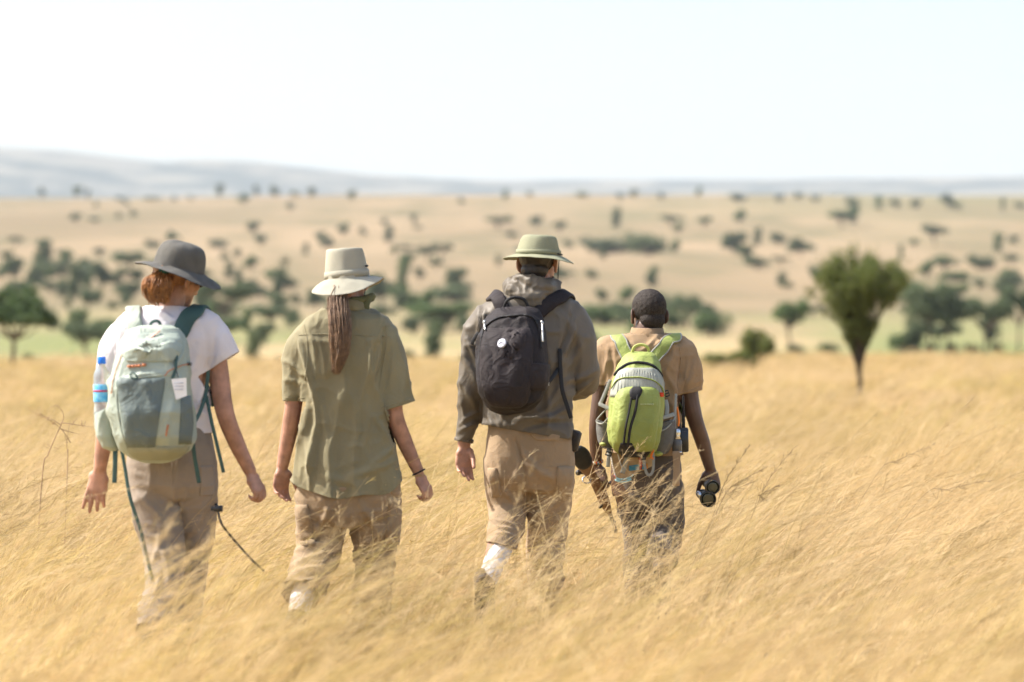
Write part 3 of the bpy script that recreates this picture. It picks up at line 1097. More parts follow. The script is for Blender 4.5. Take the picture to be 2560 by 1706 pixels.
def strands(mb, guides, n, rng, r=.0022, k=5, frizz=.003, seg=4):
    """hair: guides = list of (points, radius per point); strands follow a guide at their own offset"""
    for i in range(n):
        pts, rad = guides[rng.integers(len(guides))]
        a = rng.uniform(0, 6.28); q = math.sqrt(rng.uniform(.15, 1))
        off = A(math.cos(a) * q, math.sin(a) * q * .8, rng.normal() * .3)
        P = [np.asarray(p) + off * w + rng.normal(size=3) * frizz for p, w in zip(pts, rad)]
        cut_ = len(P) if rng.uniform() < .7 else len(P) - 1
        P = P[:max(3, cut_)]
        rr = [r * rng.uniform(.7, 1.3)] * (len(P) - 1) + [r * .3]
        mb.tube(P, rr, seg=seg, n=k, round_ends=False)
    return mb

def hair_mat(name, c1, c2):
    return mat(name, c1, rough=0.5, bump=0.0015, bscale=160, color2=c2, vscale=40, spec=0.5, detail=5)

def polyline(bv, P, off):
    out, nor = [], []
    for p in catmull(P, 8):
        l, n, i, dist = bv.find_nearest(Vector(p))
        l, n = np.array(l), np.array(n)
        out.append(l + n * off); nor.append(n)
    out = np.array(out); nor = np.array(nor)
    for _ in range(3):
        out[1:-1] = (out[:-2] + 2 * out[1:-1] + out[2:]) / 4
        nor[1:-1] = (nor[:-2] + 2 * nor[1:-1] + nor[2:]) / 4
    return list(out), nor

def shoulder_strap(pack, bv, P, width, thick, material, name='shoulder_strap', edge=None):
    pts, nor = polyline(bv, P, thick / 2 + .003)
    mb = MB(); mb.ribbon(pts, width, thick, nor, smooth=False)
    o = obj(name, mb, material, pack)
    if edge is not None:
        for s in (-1, 1):
            P2 = []
            for i, p in enumerate(pts):
                t = unit(pts[min(i + 1, len(pts) - 1)] - pts[max(i - 1, 0)])
                P2.append(p + np.cross(t, unit(nor[i])) * s * width * .46 + nor[i] * thick * .3)
            e = MB(); e.tube(P2, .0045, seg=5, smooth=False); obj('strap_edging', e, edge, o)
    return o

def buckle(parent, c, w, h, nrm=(0, -1, 0), material=None, rotz=0):
    """side-release buckle: frame with two bars"""
    x = A(math.cos(rotz), 0, math.sin(rotz)); z = A(-math.sin(rotz), 0, math.cos(rotz))
    mb = MB()
    c = np.asarray(c, float)
    rt = np.stack([x, A(0, 1, 0), z], 1)
    for s in (-1, 1):
        mb.box(c + x * s * w * .45, (w * .08, .004, h / 2), rt)
    for t in (-.42, 0, .42):
        mb.box(c + z * t * h, (w * .45, .0045, h * .09), rt)
    return obj('buckle', mb, material or M_DARKPL, parent)

# ------------------------------------------------------------------ person in the white T-shirt
def person_one():
    d = 11.3; s = F / d
    q = lambda u, v, dy=0.0: W(u, v, d + dy)
    rng = np.random.default_rng(1)
    base = q(430, 1671); base[2] = float(ground_z(base[:1], np.array([d]))[0])
    person = empty('person', base)
    tag(person, 'walker in white T-shirt and dark grey hat with a mint backpack', 'person', 'four walkers crossing the grass')
    R = rot3(.75, .22, .10)
    hc = q(441, 694, .035)
    b = MB()
    head_shape(b, hc, R, .97)
    b.tube([q(420, 815, -.02), q(428, 770, .0), q(436, 730, .02)], [.062, .05, .049], seg=16)
    b.loft([(q(420, v, y), w / s, t, 2.4, 0) for v, w, t, y in ((785, 55, .06, 0), (805, 92, .08, 0), (850, 100, .095, 0), (930, 95, .10, 0), (1010, 88, .095, 0),
            (1080, 92, .10, 0), (1150, 100, .105, 0), (1200, 95, .10, 0))])
    # arms
    b.tube([q(322, 828, 0), q(285, 920, .01), q(268, 1000, .02), q(262, 1085, .05), q(250, 1172, .07)], [.055, .046, .039, .037, .027], seg=14)
    b.tube([q(522, 828, 0), q(545, 930, 0), q(562, 1030, -.01), q(590, 1105, .02), q(625, 1178, .05)], [.055, .043, .037, .034, .026], seg=14)
    hand_shape(b, q(250, 1174, .07), q(238, 1240, .075) - q(250, 1174, .07), A(.15, 1, 0), A(-1, .1, 0), spread=.12, k=1.08, curls=(.06, .12, .16, .2), thumb_in=.75)
    hand_shape(b, q(626, 1180, .05), q(648, 1225, .05) - q(626, 1180, .05), A(-.75, .5, -.2), A(-.2, 1, -.2), curl=.75, spread=.03, k=.97, thumb_in=.3)
    # legs
    b.tube([q(378, 1180, 0), q(395, 1290, -.02), q(414, 1395, -.04), q(400, 1500, -.14), q(380, 1590, -.24)], [.085, .072, .052, .05, .034], seg=14)
    b.tube([q(480, 1180, 0), q(480, 1290, .08), q(472, 1395, .12), q(455, 1500, .12), q(442, 1612, .14)], [.085, .072, .052, .05, .034], seg=14)
    me = remesh(b, .0048, 2)
    body = obj('body', me, M_SKIN, person)
    face_bits(person, hc, R, .97)
    boot(person, q(380, 1590, -.24), unit(A(.1, .75, -.65)), .95)
    boot(person, q(442, 1615, .14), A(0, 1, 0), .95)
    # trousers
    M_TR = mat('taupe_trousers', (0.255, 0.205, 0.16), rough=.85, bump=.0012, bscale=120, vary=.08, sheen=.1, wr=.008, wscale=7)
    t = MB()
    t.loft([(q(424, 1050, 0), 92 / s, .112, 2.4, 0), (q(426, 1100, 0), 103 / s, .12, 2.4, 0), (q(428, 1160, 0), 112 / s, .135, 2.3, 0), (q(428, 1215, 0), 108 / s, .125, 2.2, 0), (q(430, 1245, 0), 80 / s, .09, 2, 0)])
    t.tube([q(376, 1180, 0), q(392, 1290, -.02), q(413, 1395, -.04), q(404, 1490, -.13), q(384, 1570, -.22), q(376, 1606, -.26)], [.098, .092, .078, .074, .07, .068], seg=18)
    t.tube([q(480, 1180, 0), q(482, 1290, .08), q(470, 1395, .12), q(456, 1500, .12), q(447, 1590, .14), q(444, 1640, .14)], [.098, .096, .082, .076, .072, .07], seg=18)
    nz = lambda P, N: .014 * (ridged(P, (9, 9, 5), 11) - .4) + .007 * (ridged(P, (7, 10, 22), 12, 3) - .3) * np.clip((1.0 - P[:, 2]) * 1.4, .15, 1.2)
    fl = [(350, 1240, 420, 1330, 7, .012), (470, 1230, 420, 1300, 7, .010), (520, 1250, 460, 1350, 8, .012), (395, 1350, 420, 1450, 6, .014), (400, 1320, 380, 1420, 6, .012),
          (500, 1330, 440, 1400, 6, .012), (490, 1400, 440, 1450, 6, .012), (400, 1430, 380, 1500, 5, .012), (360, 1190, 330, 1180, 6, .006)]
    tro, tbv = cloth('trousers', t, .0075, M_TR, person, fl, nz, [(q(381, 1583, -.235), unit(q(376, 1606, -.26) - q(384, 1570, -.22)), .14), (q(446, 1612, .14), A(0, 0, -1), .14), (q(424, 1062), A(0, 0, 1), .3)])
    sm = MB(); seam(sm, tbv, [(428, 1090), (430, 1150), (432, 1225)], .0022); obj('back_seam', sm, M_TR, tro)
    pk = MB(); patch(pk, tbv, [(1165, 500, 534), (1200, 502, 536), (1240, 498, 534)], .003); obj('pocket', pk, M_TR, tro)
    # T-shirt
    M_TS = mat('white_tshirt', (0.66, 0.61, 0.62), rough=.9, bump=.001, bscale=150, vary=.03, sheen=.1, wr=.008, wscale=7)
    t = MB()
    t.loft([(q(428, 764, .015), 52 / s, .068, 2.2, 0), (q(426, 780, .01), 82 / s, .085, 2.2, 0), (q(423, 800, 0), 112 / s, .10, 2.4, 0), (q(420, 845, 0), 120 / s, .118, 2.5, 0),
            (q(417, 930, 0), 112 / s, .122, 2.4, 0), (q(416, 1000, 0), 106 / s, .118, 2.4, 0), (q(418, 1060, 0), 108 / s, .12, 2.4, 0), (q(420, 1105, 0), 112 / s, .125, 2.4, 0)])
    t.tube([q(335, 822, 0), q(298, 870, .005), q(283, 925, .01), q(281, 942, .012)], [.082, .076, .07, .069], seg=18)
    t.tube([q(508, 818, 0), q(540, 862, 0), q(558, 908, 0), q(566, 925, 0)], [.080, .079, .076, .075], seg=18)
    nz = lambda P, N: .013 * (ridged(P, (11, 11, 4), 21) - .4) + .004 * (ridged(P, (16, 12, 20), 22) - .4)
    fl = [(500, 860, 440, 1000, 9, .008), (505, 960, 470, 1060, 8, .009), (540, 830, 520, 920, 7, -.012), (460, 790, 420, 810, 6, .008), (370, 780, 430, 800, 6, .010), (385, 770, 440, 815, 5, .008),
          (300, 830, 285, 930, 6, .008), (490, 1000, 515, 1060, 6, .008)]
    shirt, sbv = cloth('tshirt', t, .0075, M_TS, person, fl, nz, [(q(558, 905), unit(A(.50, 0, -.80)), .135), (q(281, 935, .01), unit(A(-.15, 0, -1)), .12), (q(420, 1082), A(0, 0, -1), .3), (q(428, 771, .015), unit(A(.05, .15, 1)), .10)])
    col = MB(); col.tube([q(428, 773, .015) + A(math.cos(a) * .082, math.sin(a) * .066, -.004 * math.sin(a)) for a in np.linspace(0, 2 * np.pi, 25)], .006, seg=6, smooth=False)
    obj('neckband', col, M_TS, shirt)
    # hair: low bun under the brim
    M_H = hair_mat('auburn_hair', (0.40, 0.17, 0.05), (0.15, 0.06, 0.02))
    h = MB()
    hl = lambda *p: hc + R @ (A(*p) * .97)
    h.ellipsoid(hl(0, -.014, .034), A(.0815, .098, .088) * .97, R)
    h.ellipsoid(hl(-.014, -.05, -.02), A(.060, .05, .042) * .97, R)
    h.ellipsoid(q(398, 716, -.085), A(.058, .052, .05))
    h.ellipsoid(q(408, 744, -.085), A(.030, .03, .026))
    hm_ = remesh(h, .006, 4)
    displace(hm_, lambda P, N: .006 * (ridged(P, (60, 30, 12), 31) - .4))
    cut(hm_, hc + R @ A(0, .035, 0), R @ A(0, 1, .15), .3)
    hair = obj('hair', hm_, M_H, person)
    st = MB()
    for i in range(260):
        a = rng.uniform(0, 1)
        p0 = q(410 + rng.normal() * 8, 678 + rng.normal() * 4, -.09)
        u1 = 356 + 68 * a; dep = -.15 + .05 * abs(a - .4) + rng.normal() * .006
        p1 = q(u1 + 5 + rng.normal() * 3, 706 + rng.normal() * 5, dep); p2 = q(u1 + 6 * (1 - a) + rng.normal() * 3, 732 + rng.normal() * 6, dep + .005)
        p3 = q(402 + (u1 - 402) * .45 + rng.normal() * 5, 756 + rng.normal() * 7, -.095)
        st.tube([p0, p1, p2, p3], [.0016, .0018, .0016, .0006], seg=4, n=5, round_ends=False)
    obj('bun', st, M_H, hair)
    tie = MB(); tie.tube([q(414, 676, -.09) + A(.018 * math.cos(a), .012 * math.sin(a) - .006, .008 * math.sin(a)) for a in np.linspace(0, 6.3, 13)], .008, seg=7, smooth=False)
    obj('hair_tie', tie, mat('green_hair_tie', (0.02, 0.10, 0.075)), hair)
    gl = MB()
    gl.tube([hl(.082, .0, .004), hl(.08, .05, .008), hl(.066, .09, .008)], .0028, seg=6)
    gl.tube([hl(-.082, .0, .004), hl(-.08, .05, .008), hl(-.066, .09, .008)], .0028, seg=6)
    for sx in (-1, 1): gl.ellipsoid(hl(sx * .034, .1, .004), A(.029, .007, .021), R)
    gl.tube([hl(-.01, .106, .01), hl(.01, .106, .01)], .003, seg=6)
    obj('sunglasses', gl, mat('black_lens', (0.01, 0.01, 0.011), rough=.1, spec=.6), person)
    # hat
    RH = rot3(.2, .02, .23)
    M_HAT = mat('dark_grey_hat', (0.10, 0.095, 0.085), rough=.9, bump=.0012, bscale=160, vary=.1, vscale=14)
    ch = q(447, 672, .02)
    def brim(a):
        sx, sy = math.cos(a), math.sin(a)
        return .078 + .004 * math.sin(3 * a), .024 + .010 * math.cos(2 * a + .3) + .014 * max(0, sx) - .014 * max(0, -sx), 1.1 + .5 * max(0, -sx)
    prof = [(.106, .10), (.105, .40), (.100, .66), (.088, .84), (.064, .94), (.034, .985), (.008, 1.0), (0, 1.0)]
    hb = hat_shape(ch, RH, .100, .112, prof, brim, wob=.010, seed=4)
    hat = add_hat(person, hb, M_HAT)
    sm = hat_ring(ch, RH, .100, .112, .002, .006, .003); obj('hat_seam', sm, M_HAT, hat)

    # ---------------- mint backpack
    dp = d - .24
    p = lambda u, v, dy=0.0: W(u, v, dp + dy)
    pack = empty('backpack', p(380, 1157))
    tag(pack, 'pale mint hiking backpack on the walker in the white T-shirt', 'backpack')
    M_MINT = mat('mint_fabric', (0.33, 0.375, 0.315), rough=.6, bump=.0012, bscale=90, vary=.05, vscale=5, spec=.35, wr=.010)
    M_SAGE = mat('grey_green_fabric', (0.125, 0.155, 0.145), rough=.6, bump=.0012, bscale=90, vary=.08, vscale=5, spec=.35, wr=.012)
    M_TEAL = mat('teal_webbing', (0.055, 0.105, 0.095), rough=.75, bump=.001, bscale=300)
    M_OLV = mat('pale_olive_fabric', (0.27, 0.28, 0.205), rough=.65, bump=.001, vary=.06)
    M_ORG = mat('orange_thread', (0.55, 0.22, 0.11), rough=.7)
    M_PINK = mat('pink_cord', (0.75, 0.45, 0.36), rough=.7)
    m = MB()
    sp = F / dp
    rows_ = [(815, 352, 430, .05), (826, 326, 448, .085), (850, 305, 462, .105), (900, 288, 472, .125), (960, 272, 476, .14), (1030, 272, 484, .15), (1090, 284, 488, .145),
             (1125, 300, 478, .12), (1148, 330, 440, .085), (1158, 355, 415, .04)]
    m.loft([(p((a + b_) / 2, v, .105 - t), (b_ - a) / 2 / sp, t, 2.9, 0) for v, a, b_, t in rows_], seg=44)
    me = remesh(m, .0075, 5)
    nz = lambda P, N: .012 * (ridged(P, (5, 5, 9), 41) - .4) + .006 * (ridged(P, (14, 14, 9), 43) - .4)
    fl = [(345, 880, 420, 850, 6, .010), (340, 905, 400, 862, 5, .010), (300, 955, 400, 935, 7, .012), (290, 975, 330, 955, 7, .010), (460, 860, 425, 935, 5, .010),
          (410, 880, 425, 930, 6, .008), (310, 1100, 350, 1000, 12, .008), (420, 1110, 450, 950, 8, .008), (365, 1090, 370, 1120, 6, .006), (300, 990, 330, 1120, 10, .008)]
    displace(me, folds_fn(fl, nz))
    pbv = bvh(me)
    body = obj('pack_body', me, M_MINT, pack)
    x = MB(); patch(x, pbv, [(946, 300, 412), (960, 292, 412), (1010, 300, 404), (1060, 308, 396), (1100, 314, 390), (1118, 320, 388)], .004, nr=26, ncol=24, puff=.006, wr=.016, wf=(7, 7, 9), seed=5); obj('front_panel', x, M_SAGE, pack)
    x = MB(); patch(x, pbv, [(990, 452, 476), (1050, 450, 482), (1110, 446, 478)], .003, puff=.004); obj('side_panel', x, M_SAGE, pack)
    x = MB(); patch(x, pbv, [(1116, 316, 474), (1135, 322, 462), (1150, 345, 428)], .003, ncol=26, puff=.004, wr=.012, seed=9); obj('bottom_panel', x, M_OLV, pack)
    x = MB(); seam(x, pbv, [(302, 950), (350, 944), (412, 938), (424, 936)], .004); seam(x, pbv, [(412, 940), (404, 1010), (392, 1080), (386, 1116)], .0035); obj('piping', x, M_MINT, pack)
    x = MB(); seam(x, pbv, [(296, 960), (292, 1000), (300, 1060), (318, 1125)], .005); obj('piping', x, M_MINT, pack)
    x = MB(); seam(x, pbv, [(318, 1118), (380, 1128), (440, 1124), (476, 1108)], .003); obj('piping', x, M_OLV, pack)
    # lid, cords and top
    x = MB(); patch(x, pbv, [(836, 330, 446), (856, 316, 456), (885, 306, 452), (905, 318, 430)], .006, nr=24, ncol=26, puff=.012, wr=.024, wf=(9, 9, 16), seed=8); obj('lid', x, M_MINT, pack)
    x = MB(); seam(x, pbv, [(345, 858), (335, 868), (358, 852), (350, 868), (374, 848), (365, 860), (388, 840), (380, 850), (400, 832)], .0035, off=.012); obj('lash_cord', x, M_PINK, pack)
    x = MB(); seam(x, pbv, [(312, 870), (300, 905), (286, 945), (280, 985)], .0018, off=.004); obj('lash_cord', x, M_ORG, pack)
    x = MB(); seam(x, pbv, [(425, 858), (440, 885), (438, 915), (430, 945)], .0065, off=.005, flat=.5); obj('compression_strap', x, M_TEAL, pack)
    x = MB(); seam(x, pbv, [(412, 940), (424, 928), (450, 915), (476, 910)], .002, off=.004); obj('compression_strap', x, M_ORG, pack)
    x = MB(); patch(x, pbv, [(907, 468, 480), (914, 468, 480)], .006, nr=4, ncol=4); obj('strap_tab', x, M_DARKPL, pack)
    # lettering and marks on the front
    x = MB()
    for u0, u1, v0_ in ((321, 329, 919), (331, 338, 918), (340, 346, 917), (348, 353, 917), (355, 366, 915)):
        patch(x, pbv, [(v0_ - 4, u0, u1), (v0_ + 1, u0 - 1, u1 - 1)], .011, nr=3, ncol=3)
    obj('lettering', x, M_ORG, pack)
    x = MB(); seam(x, pbv, [(326, 940), (332, 934), (338, 937), (344, 944), (335, 946), (327, 943)], .003, off=.005); obj('emblem', x, M_TEAL, pack)
    x = MB(); patch(x, pbv, [(1062, 418, 422), (1090, 413, 417)], .004, nr=4, ncol=3); obj('mark', x, M_ORG, pack)
    # bottle pocket on the left
    x = MB()
    x.loft([(p(266, 1012, .03), 30 / sp, .05, 2.3, 0), (p(265, 1045, .03), 29 / sp, .055, 2.3, 0), (p(268, 1090, .03), 27 / sp, .055, 2.3, 0), (p(278, 1118, .03), 20 / sp, .045, 2.3, 0), (p(286, 1128, .03), 9 / sp, .02, 2, 0)])
    me = remesh(x, .006, 4); displace(me, lambda P, N: .008 * (ridged(P @ np.array(Matrix.Rotation(.6, 3, 'Y')), (18, 10, 5), 51) - .4)); cut(me, p(266, 1022, .03), unit(A(-.5, 0, 1)), .09); keep_largest(me)
    po = obj('bottle_pocket', me, M_MINT, pack); so = po.modifiers.new('thickness', 'SOLIDIFY'); so.thickness = .003; so.offset = -1
    # shoulder straps over the shoulders and down the chest
    shoulder_strap(pack, sbv, [q(448, 838, -.12), q(470, 796, -.08), q(496, 788, -.02), q(500, 812, .08), q(490, 880, .13), q(500, 960, .12), q(520, 1000, .04)], .066, .014, M_TEAL)
    shoulder_strap(pack, sbv, [q(340, 838, -.12), q(338, 796, -.08), q(335, 788, -.02), q(335, 815, .08), q(345, 880, .13), q(335, 960, .12), q(315, 1000, .04)], .06, .014, M_MINT)
    x = MB(); x.tube([p(372, 824, .06), p(380, 806, .05), p(396, 804, .05), p(404, 822, .06)], .006, seg=7); obj('haul_loop', x, M_TEAL, pack)
    x = MB(); x.ribbon([q(521, 925, -.04), q(514, 985, -.06), q(500, 1030, -.12), q(484, 1060, -.17)], .016, .003, A(.5, -1, 0)); obj('webbing', x, M_TEAL, pack)
    x = MB(); x.ribbon([q(516, 990, -.06), q(528, 1050, -.08), q(542, 1110, -.08), q(559, 1182, -.08)], .014, .003, A(.3, -1, 0)); obj('webbing', x, M_TEAL, pack)
    x = MB(); x.ribbon([p(481, 1095, .05), p(486, 1140, .05), p(492, 1175, .05), p(498, 1208, .05)], .016, .003, A(.1, -1, 0)); obj('webbing', x, M_TEAL, pack)
    x = MB(); x.ribbon([p(288, 1118, .02), p(288, 1150, .0), p(287, 1180, .0), p(286, 1208, .0)], .019, .003, A(-.1, -1, 0)); obj('webbing', x, M_TEAL, pack)
    x = MB(); x.ribbon([p(304, 1125, .0), p(311, 1161, -.02), p(323, 1235, -.03), p(338, 1285, -.03), p(352, 1328, -.03), p(368, 1395, -.03), p(383, 1455, -.03)], .014, .003, A(-.2, -1, 0)); obj('hip_belt_end', x, M_TEAL, pack)
    x = MB(); x.ribbon([p(470, 1100, .42), p(505, 1190, .44), p(538, 1256, .30), p(552, 1305, -.02), p(570, 1332, -.02), p(604, 1372, -.02), p(632, 1402, -.02), p(660, 1428, -.02)], .009, .004, A(.2, -1, .1)); hb_ = obj('hip_belt_end', x, M_BLACK, pack)
    x = MB(); x.box(p(546, 1272, -.005), (.017, .008, .012)); x.box(p(540, 1272, -.005), (.02, .005, .008)); obj('buckle', x, M_DARKPL, hb_)
    # paper luggage tag
    l, n = hit(pbv, 447, 968)
    x = MB(); x.add(A(*[W(u, v, l[1] - .03 + dz) for dz in (0, .002) for u, v in ((428, 948), (466, 945), (467, 990), (440, 1000))]),
                    [(0, 1, 2, 3), (7, 6, 5, 4), (0, 4, 5, 1), (1, 5, 6, 2), (2, 6, 7, 3), (3, 7, 4, 0)])
    tg = obj('luggage_tag', x, mat('white_paper', (.78, .78, .80), vary=.02), base=W(447, 990, l[1] - .03), smooth=False)
    tag(tg, 'small white luggage tag hanging on the mint backpack', 'tag')
    x = MB()
    for v_ in (958, 966, 974):
        x.box(W(447, v_, l[1] - .0315), (.018, .0008, .0018))
    obj('print', x, mat('faint_print', (.45, .47, .55)), tg)
    x = MB(); x.tube([W(446, 950, l[1] - .029), W(444, 938, l[1] - .02), W(440, 925, l[1] - .012)], .0015, seg=5); obj('string', x, M_DARKPL, tg)
    # water bottle in the pocket
    bt = empty('water_bottle', p(254, 1030, .03))
    tag(bt, 'clear plastic water bottle with blue cap in the mint backpack pocket', 'bottle')
    M_PET = mat('clear_plastic', (.80, .88, .92), rough=.15, spec=.5, vary=.02)
    b_ = M_PET.node_tree.nodes['Principled BSDF']; b_.inputs['Transmission Weight'].default_value = .75; b_.inputs['IOR'].default_value = 1.2
    ax = lambda v: p(254 + (v - 900) * .02, v, .03)
    def lathe(vr, seg=20):
        mm = MB(); th = np.linspace(0, 2 * np.pi, seg, endpoint=False)
        mm.rings([ax(v) + r * np.stack([np.cos(th), np.sin(th), 0 * th], 1) for v, r in vr]); return mm
    obj('bottle_body', lathe([(909, .012), (914, .014), (922, .022), (934, .031), (946, .0335), (952, .032), (958, .0335), (1006, .0335), (1014, .031), (1022, .0335), (1070, .0335), (1078, .03)]), M_PET, bt)
    obj('cap', lathe([(892, .0135), (894, .0165), (908, .017), (910, .0165)]), mat('blue_cap', (.02, .16, .66), rough=.35), bt)
    M_LB = mat('blue_label', (.03, .33, .74), rough=.3, color2=(.30, .66, .86), vscale=30)
    lb = obj('label_wrap', lathe([(962, .0345), (963, .035), (1004, .035), (1005, .0345)]), M_LB, bt)
    x = MB(); x.tube([ax(978) + .0356 * A(math.sin(a), -math.cos(a), .0) for a in np.linspace(-1.0, .9, 9)], .004, seg=5, flat=.2, smooth=False); obj('label_stripe', x, mat('red_print', (.45, .05, .12)), lb)
person_one()

# ------------------------------------------------------------------ person in the olive shirt with the long ponytail
def person_two():
    d = 11.9; s = F / d
    q = lambda u, v, dy=0.0: W(u, v, d + dy)
    rng = np.random.default_rng(2)
    base = q(870, 1630); base[2] = float(ground_z(base[:1], np.array([d]))[0])
    person = empty('person', base)
    tag(person, 'walker in olive shirt and cream hat with a long brown ponytail', 'person', 'four walkers crossing the grass')
    R = rot3(.50, .10, .06)
    hc = q(868, 700, .03)
    b = MB()
    head_shape(b, hc, R, .96)
    b.tube([q(868, 815, -.02), q(868, 775, 0), q(868, 738, .015)], [.062, .05, .049], seg=16)
    b.loft([(q(868, v, y), w / s, t, 2.4, 0) for v, w, t, y in ((790, 50, .06, 0), (810, 95, .08, 0), (850, 105, .095, 0), (930, 98, .10, 0), (1010, 90, .095, 0),
            (1080, 92, .10, 0), (1170, 100, .105, 0), (1235, 95, .10, 0))])
    b.tube([q(762, 850, 0), q(742, 930, 0), q(734, 1010, 0), q(722, 1085, .03), q(706, 1165, .05)], [.055, .045, .037, .035, .0265], seg=14)
    b.tube([q(968, 850, 0), q(982, 940, -.02), q(985, 1030, -.03), q(1012, 1105, .0), q(1045, 1178, .03)], [.055, .044, .038, .034, .0255], seg=14)
    hand_shape(b, q(706, 1168, .05), q(702, 1215, .045) - q(706, 1168, .05), A(.55, -.8, 0), A(1, .4, 0), curl=.45, spread=.04, k=.98, thumb_in=.2)
    hand_shape(b, q(1047, 1183, .03), q(1066, 1222, .03) - q(1047, 1183, .03), A(-.75, .5, -.2), A(-.2, 1, -.2), curl=.7, spread=.03, k=.93, thumb_in=.3)
    # legs: left one swinging back, right one standing
    b.tube([q(810, 1235, 0), q(800, 1310, .03), q(795, 1385, .03), q(765, 1455, -.12), q(745, 1535, -.26)], [.09, .075, .054, .05, .034], seg=14)
    b.tube([q(925, 1235, 0), q(930, 1330, .05), q(935, 1420, .08), q(930, 1510, .08), q(925, 1585, .1)], [.09, .075, .054, .05, .034], seg=14)
    me = remesh(b, .0048, 2)
    body = obj('body', me, M_SKIN, person)
    face_bits(person, hc, R, .96)
    boot(person, q(742, 1548, -.28), unit(A(.05, .55, -.85)), .95, shaft=.045)
    boot(person, q(925, 1585, .1), A(0, 1, 0), .95)
    sk = MB(); sk.tube([q(775, 1440, -.10), q(757, 1490, -.18), q(746, 1530, -.25), q(741, 1556, -.28)], [.052, .05, .043, .040], seg=16); obj('sock', sk, M_SOCK, person)
    # trousers
    M_TR = mat('brown_khaki_trousers', (0.30, 0.215, 0.13), rough=.85, bump=.0015, bscale=110, vary=.08, sheen=.1, wr=.008, wscale=7)
    t = MB()
    t.loft([(q(868, 1150), 112 / s, .115, 2.4, 0), (q(868, 1200), 122 / s, .13, 2.4, 0), (q(868, 1245), 126 / s, .135, 2.3, 0), (q(868, 1290), 116 / s, .125, 2.2, 0), (q(870, 1315), 80 / s, .09, 2, 0)])
    t.tube([q(808, 1240, 0), q(802, 1310, .03), q(798, 1375, .03), q(778, 1430, -.08), q(757, 1480, -.17), q(748, 1502, -.21)], [.112, .104, .096, .088, .084, .08], seg=18)
    t.tube([q(930, 1240, 0), q(938, 1330, .05), q(936, 1420, .08), q(930, 1510, .09), q(926, 1590, .1), q(925, 1625, .1)], [.112, .104, .09, .084, .078, .076], seg=18)
    nz = lambda P, N: .014 * (ridged(P, (9, 9, 5), 61) - .4) + .011 * (ridged(P, (7, 10, 24), 62, 3) - .3) * np.clip((1.0 - P[:, 2]) * 1.6, .15, 1.3)
    fl = [(830, 1260, 780, 1340, 8, .014), (760, 1270, 800, 1350, 8, .014), (745, 1380, 840, 1362, 6, .016), (740, 1410, 830, 1385, 6, .014), (735, 1440, 800, 1420, 7, .014), (730, 1465, 790, 1455, 5, .014),
          (900, 1260, 950, 1350, 8, .014), (990, 1280, 930, 1350, 8, .014), (900, 1400, 980, 1370, 6, .012), (895, 1430, 970, 1420, 6, .014), (900, 1300, 890, 1400, 6, .01)]
    tro, tbv = cloth('trousers', t, .0078, M_TR, person, fl, nz, [(q(753, 1488, -.185), unit(q(748, 1502, -.21) - q(778, 1430, -.08)), .15), (q(926, 1600, .1), A(0, 0, -1), .14), (q(868, 1165), A(0, 0, 1), .3)])
    for rows in ([(1262, 738, 770), (1320, 746, 782), (1365, 752, 788)], [(1245, 972, 1002), (1310, 966, 1000), (1362, 962, 994)]):
        pk = MB(); patch(pk, tbv, rows, .008, puff=.012); po = obj('cargo_pocket', pk, M_TR, tro)
    pk = MB(); patch(pk, tbv, [(1195, 968, 1010), (1225, 972, 1016), (1244, 985, 1016)], .006, puff=.006); obj('pocket_flap', pk, M_TR, tro)
    # shirt, worn loose
    M_SH = mat('olive_shirt', (0.225, 0.196, 0.112), rough=.8, bump=.001, bscale=140, vary=.05, sheen=.12, wr=.008, wscale=7)
    t = MB()
    t.loft([(q(868, 768, .015), 48 / s, .062, 2.2, 0), (q(868, 782, .01), 76 / s, .085, 2.2, 0), (q(866, 796, 0), 104 / s, .098, 2.4, 0), (q(865, 815, 0), 118 / s, .108, 2.4, 0), (q(864, 850, 0), 124 / s, .12, 2.5, 0),
            (q(860, 920, 0), 118 / s, .128, 2.5, 0), (q(860, 1000, 0), 112 / s, .128, 2.4, 0), (q(864, 1080, 0), 121 / s, .13, 2.4, 0), (q(867, 1150, 0), 131 / s, .14, 2.4, 0),
            (q(869, 1210, 0), 137 / s, .147, 2.4, 0), (q(869, 1262, 0), 139 / s, .15, 2.4, 0)])
    t.tube([q(778, 842, 0), q(750, 885, 0), q(740, 950, 0), q(736, 1000, 0), q(736, 1012, 0)], [.074, .068, .055, .046, .045], seg=18)
    t.tube([q(950, 842, 0), q(974, 885, 0), q(986, 950, -.01), q(994, 1005, -.02), q(998, 1024, -.02)], [.074, .070, .070, .073, .074], seg=18)
    nz = lambda P, N: .012 * (ridged(P, (12, 12, 2.2), 71) - .4) + .006 * (ridged(P, (15, 12, 14), 72) - .4)
    fl = [(745, 835, 780, 990, 6, .020), (752, 870, 795, 1080, 5, .014), (790, 835, 812, 940, 6, .010), (776, 830, 790, 900, 5, .012), (800, 1000, 815, 1160, 9, .012), (925, 855, 900, 1000, 7, .014),
          (950, 850, 935, 930, 7, .016), (960, 830, 940, 960, 7, -.014), (915, 1000, 905, 1130, 9, .010), (955, 1010, 985, 1100, 7, .014), (940, 1050, 975, 1130, 6, .013), (985, 1110, 930, 1160, 8, .013),
          (770, 1010, 752, 1100, 7, .012), (760, 1080, 775, 1200, 9, .014), (785, 1080, 770, 1180, 7, .016), (720, 905, 755, 935, 5, .012), (715, 950, 758, 960, 5, .008),
          (990, 1150, 880, 1185, 9, .012), (860, 900, 850, 1050, 10, .008), (1010, 880, 1000, 1000, 9, .008), (980, 850, 975, 960, 7, .010), (820, 1190, 900, 1215, 9, .010)]
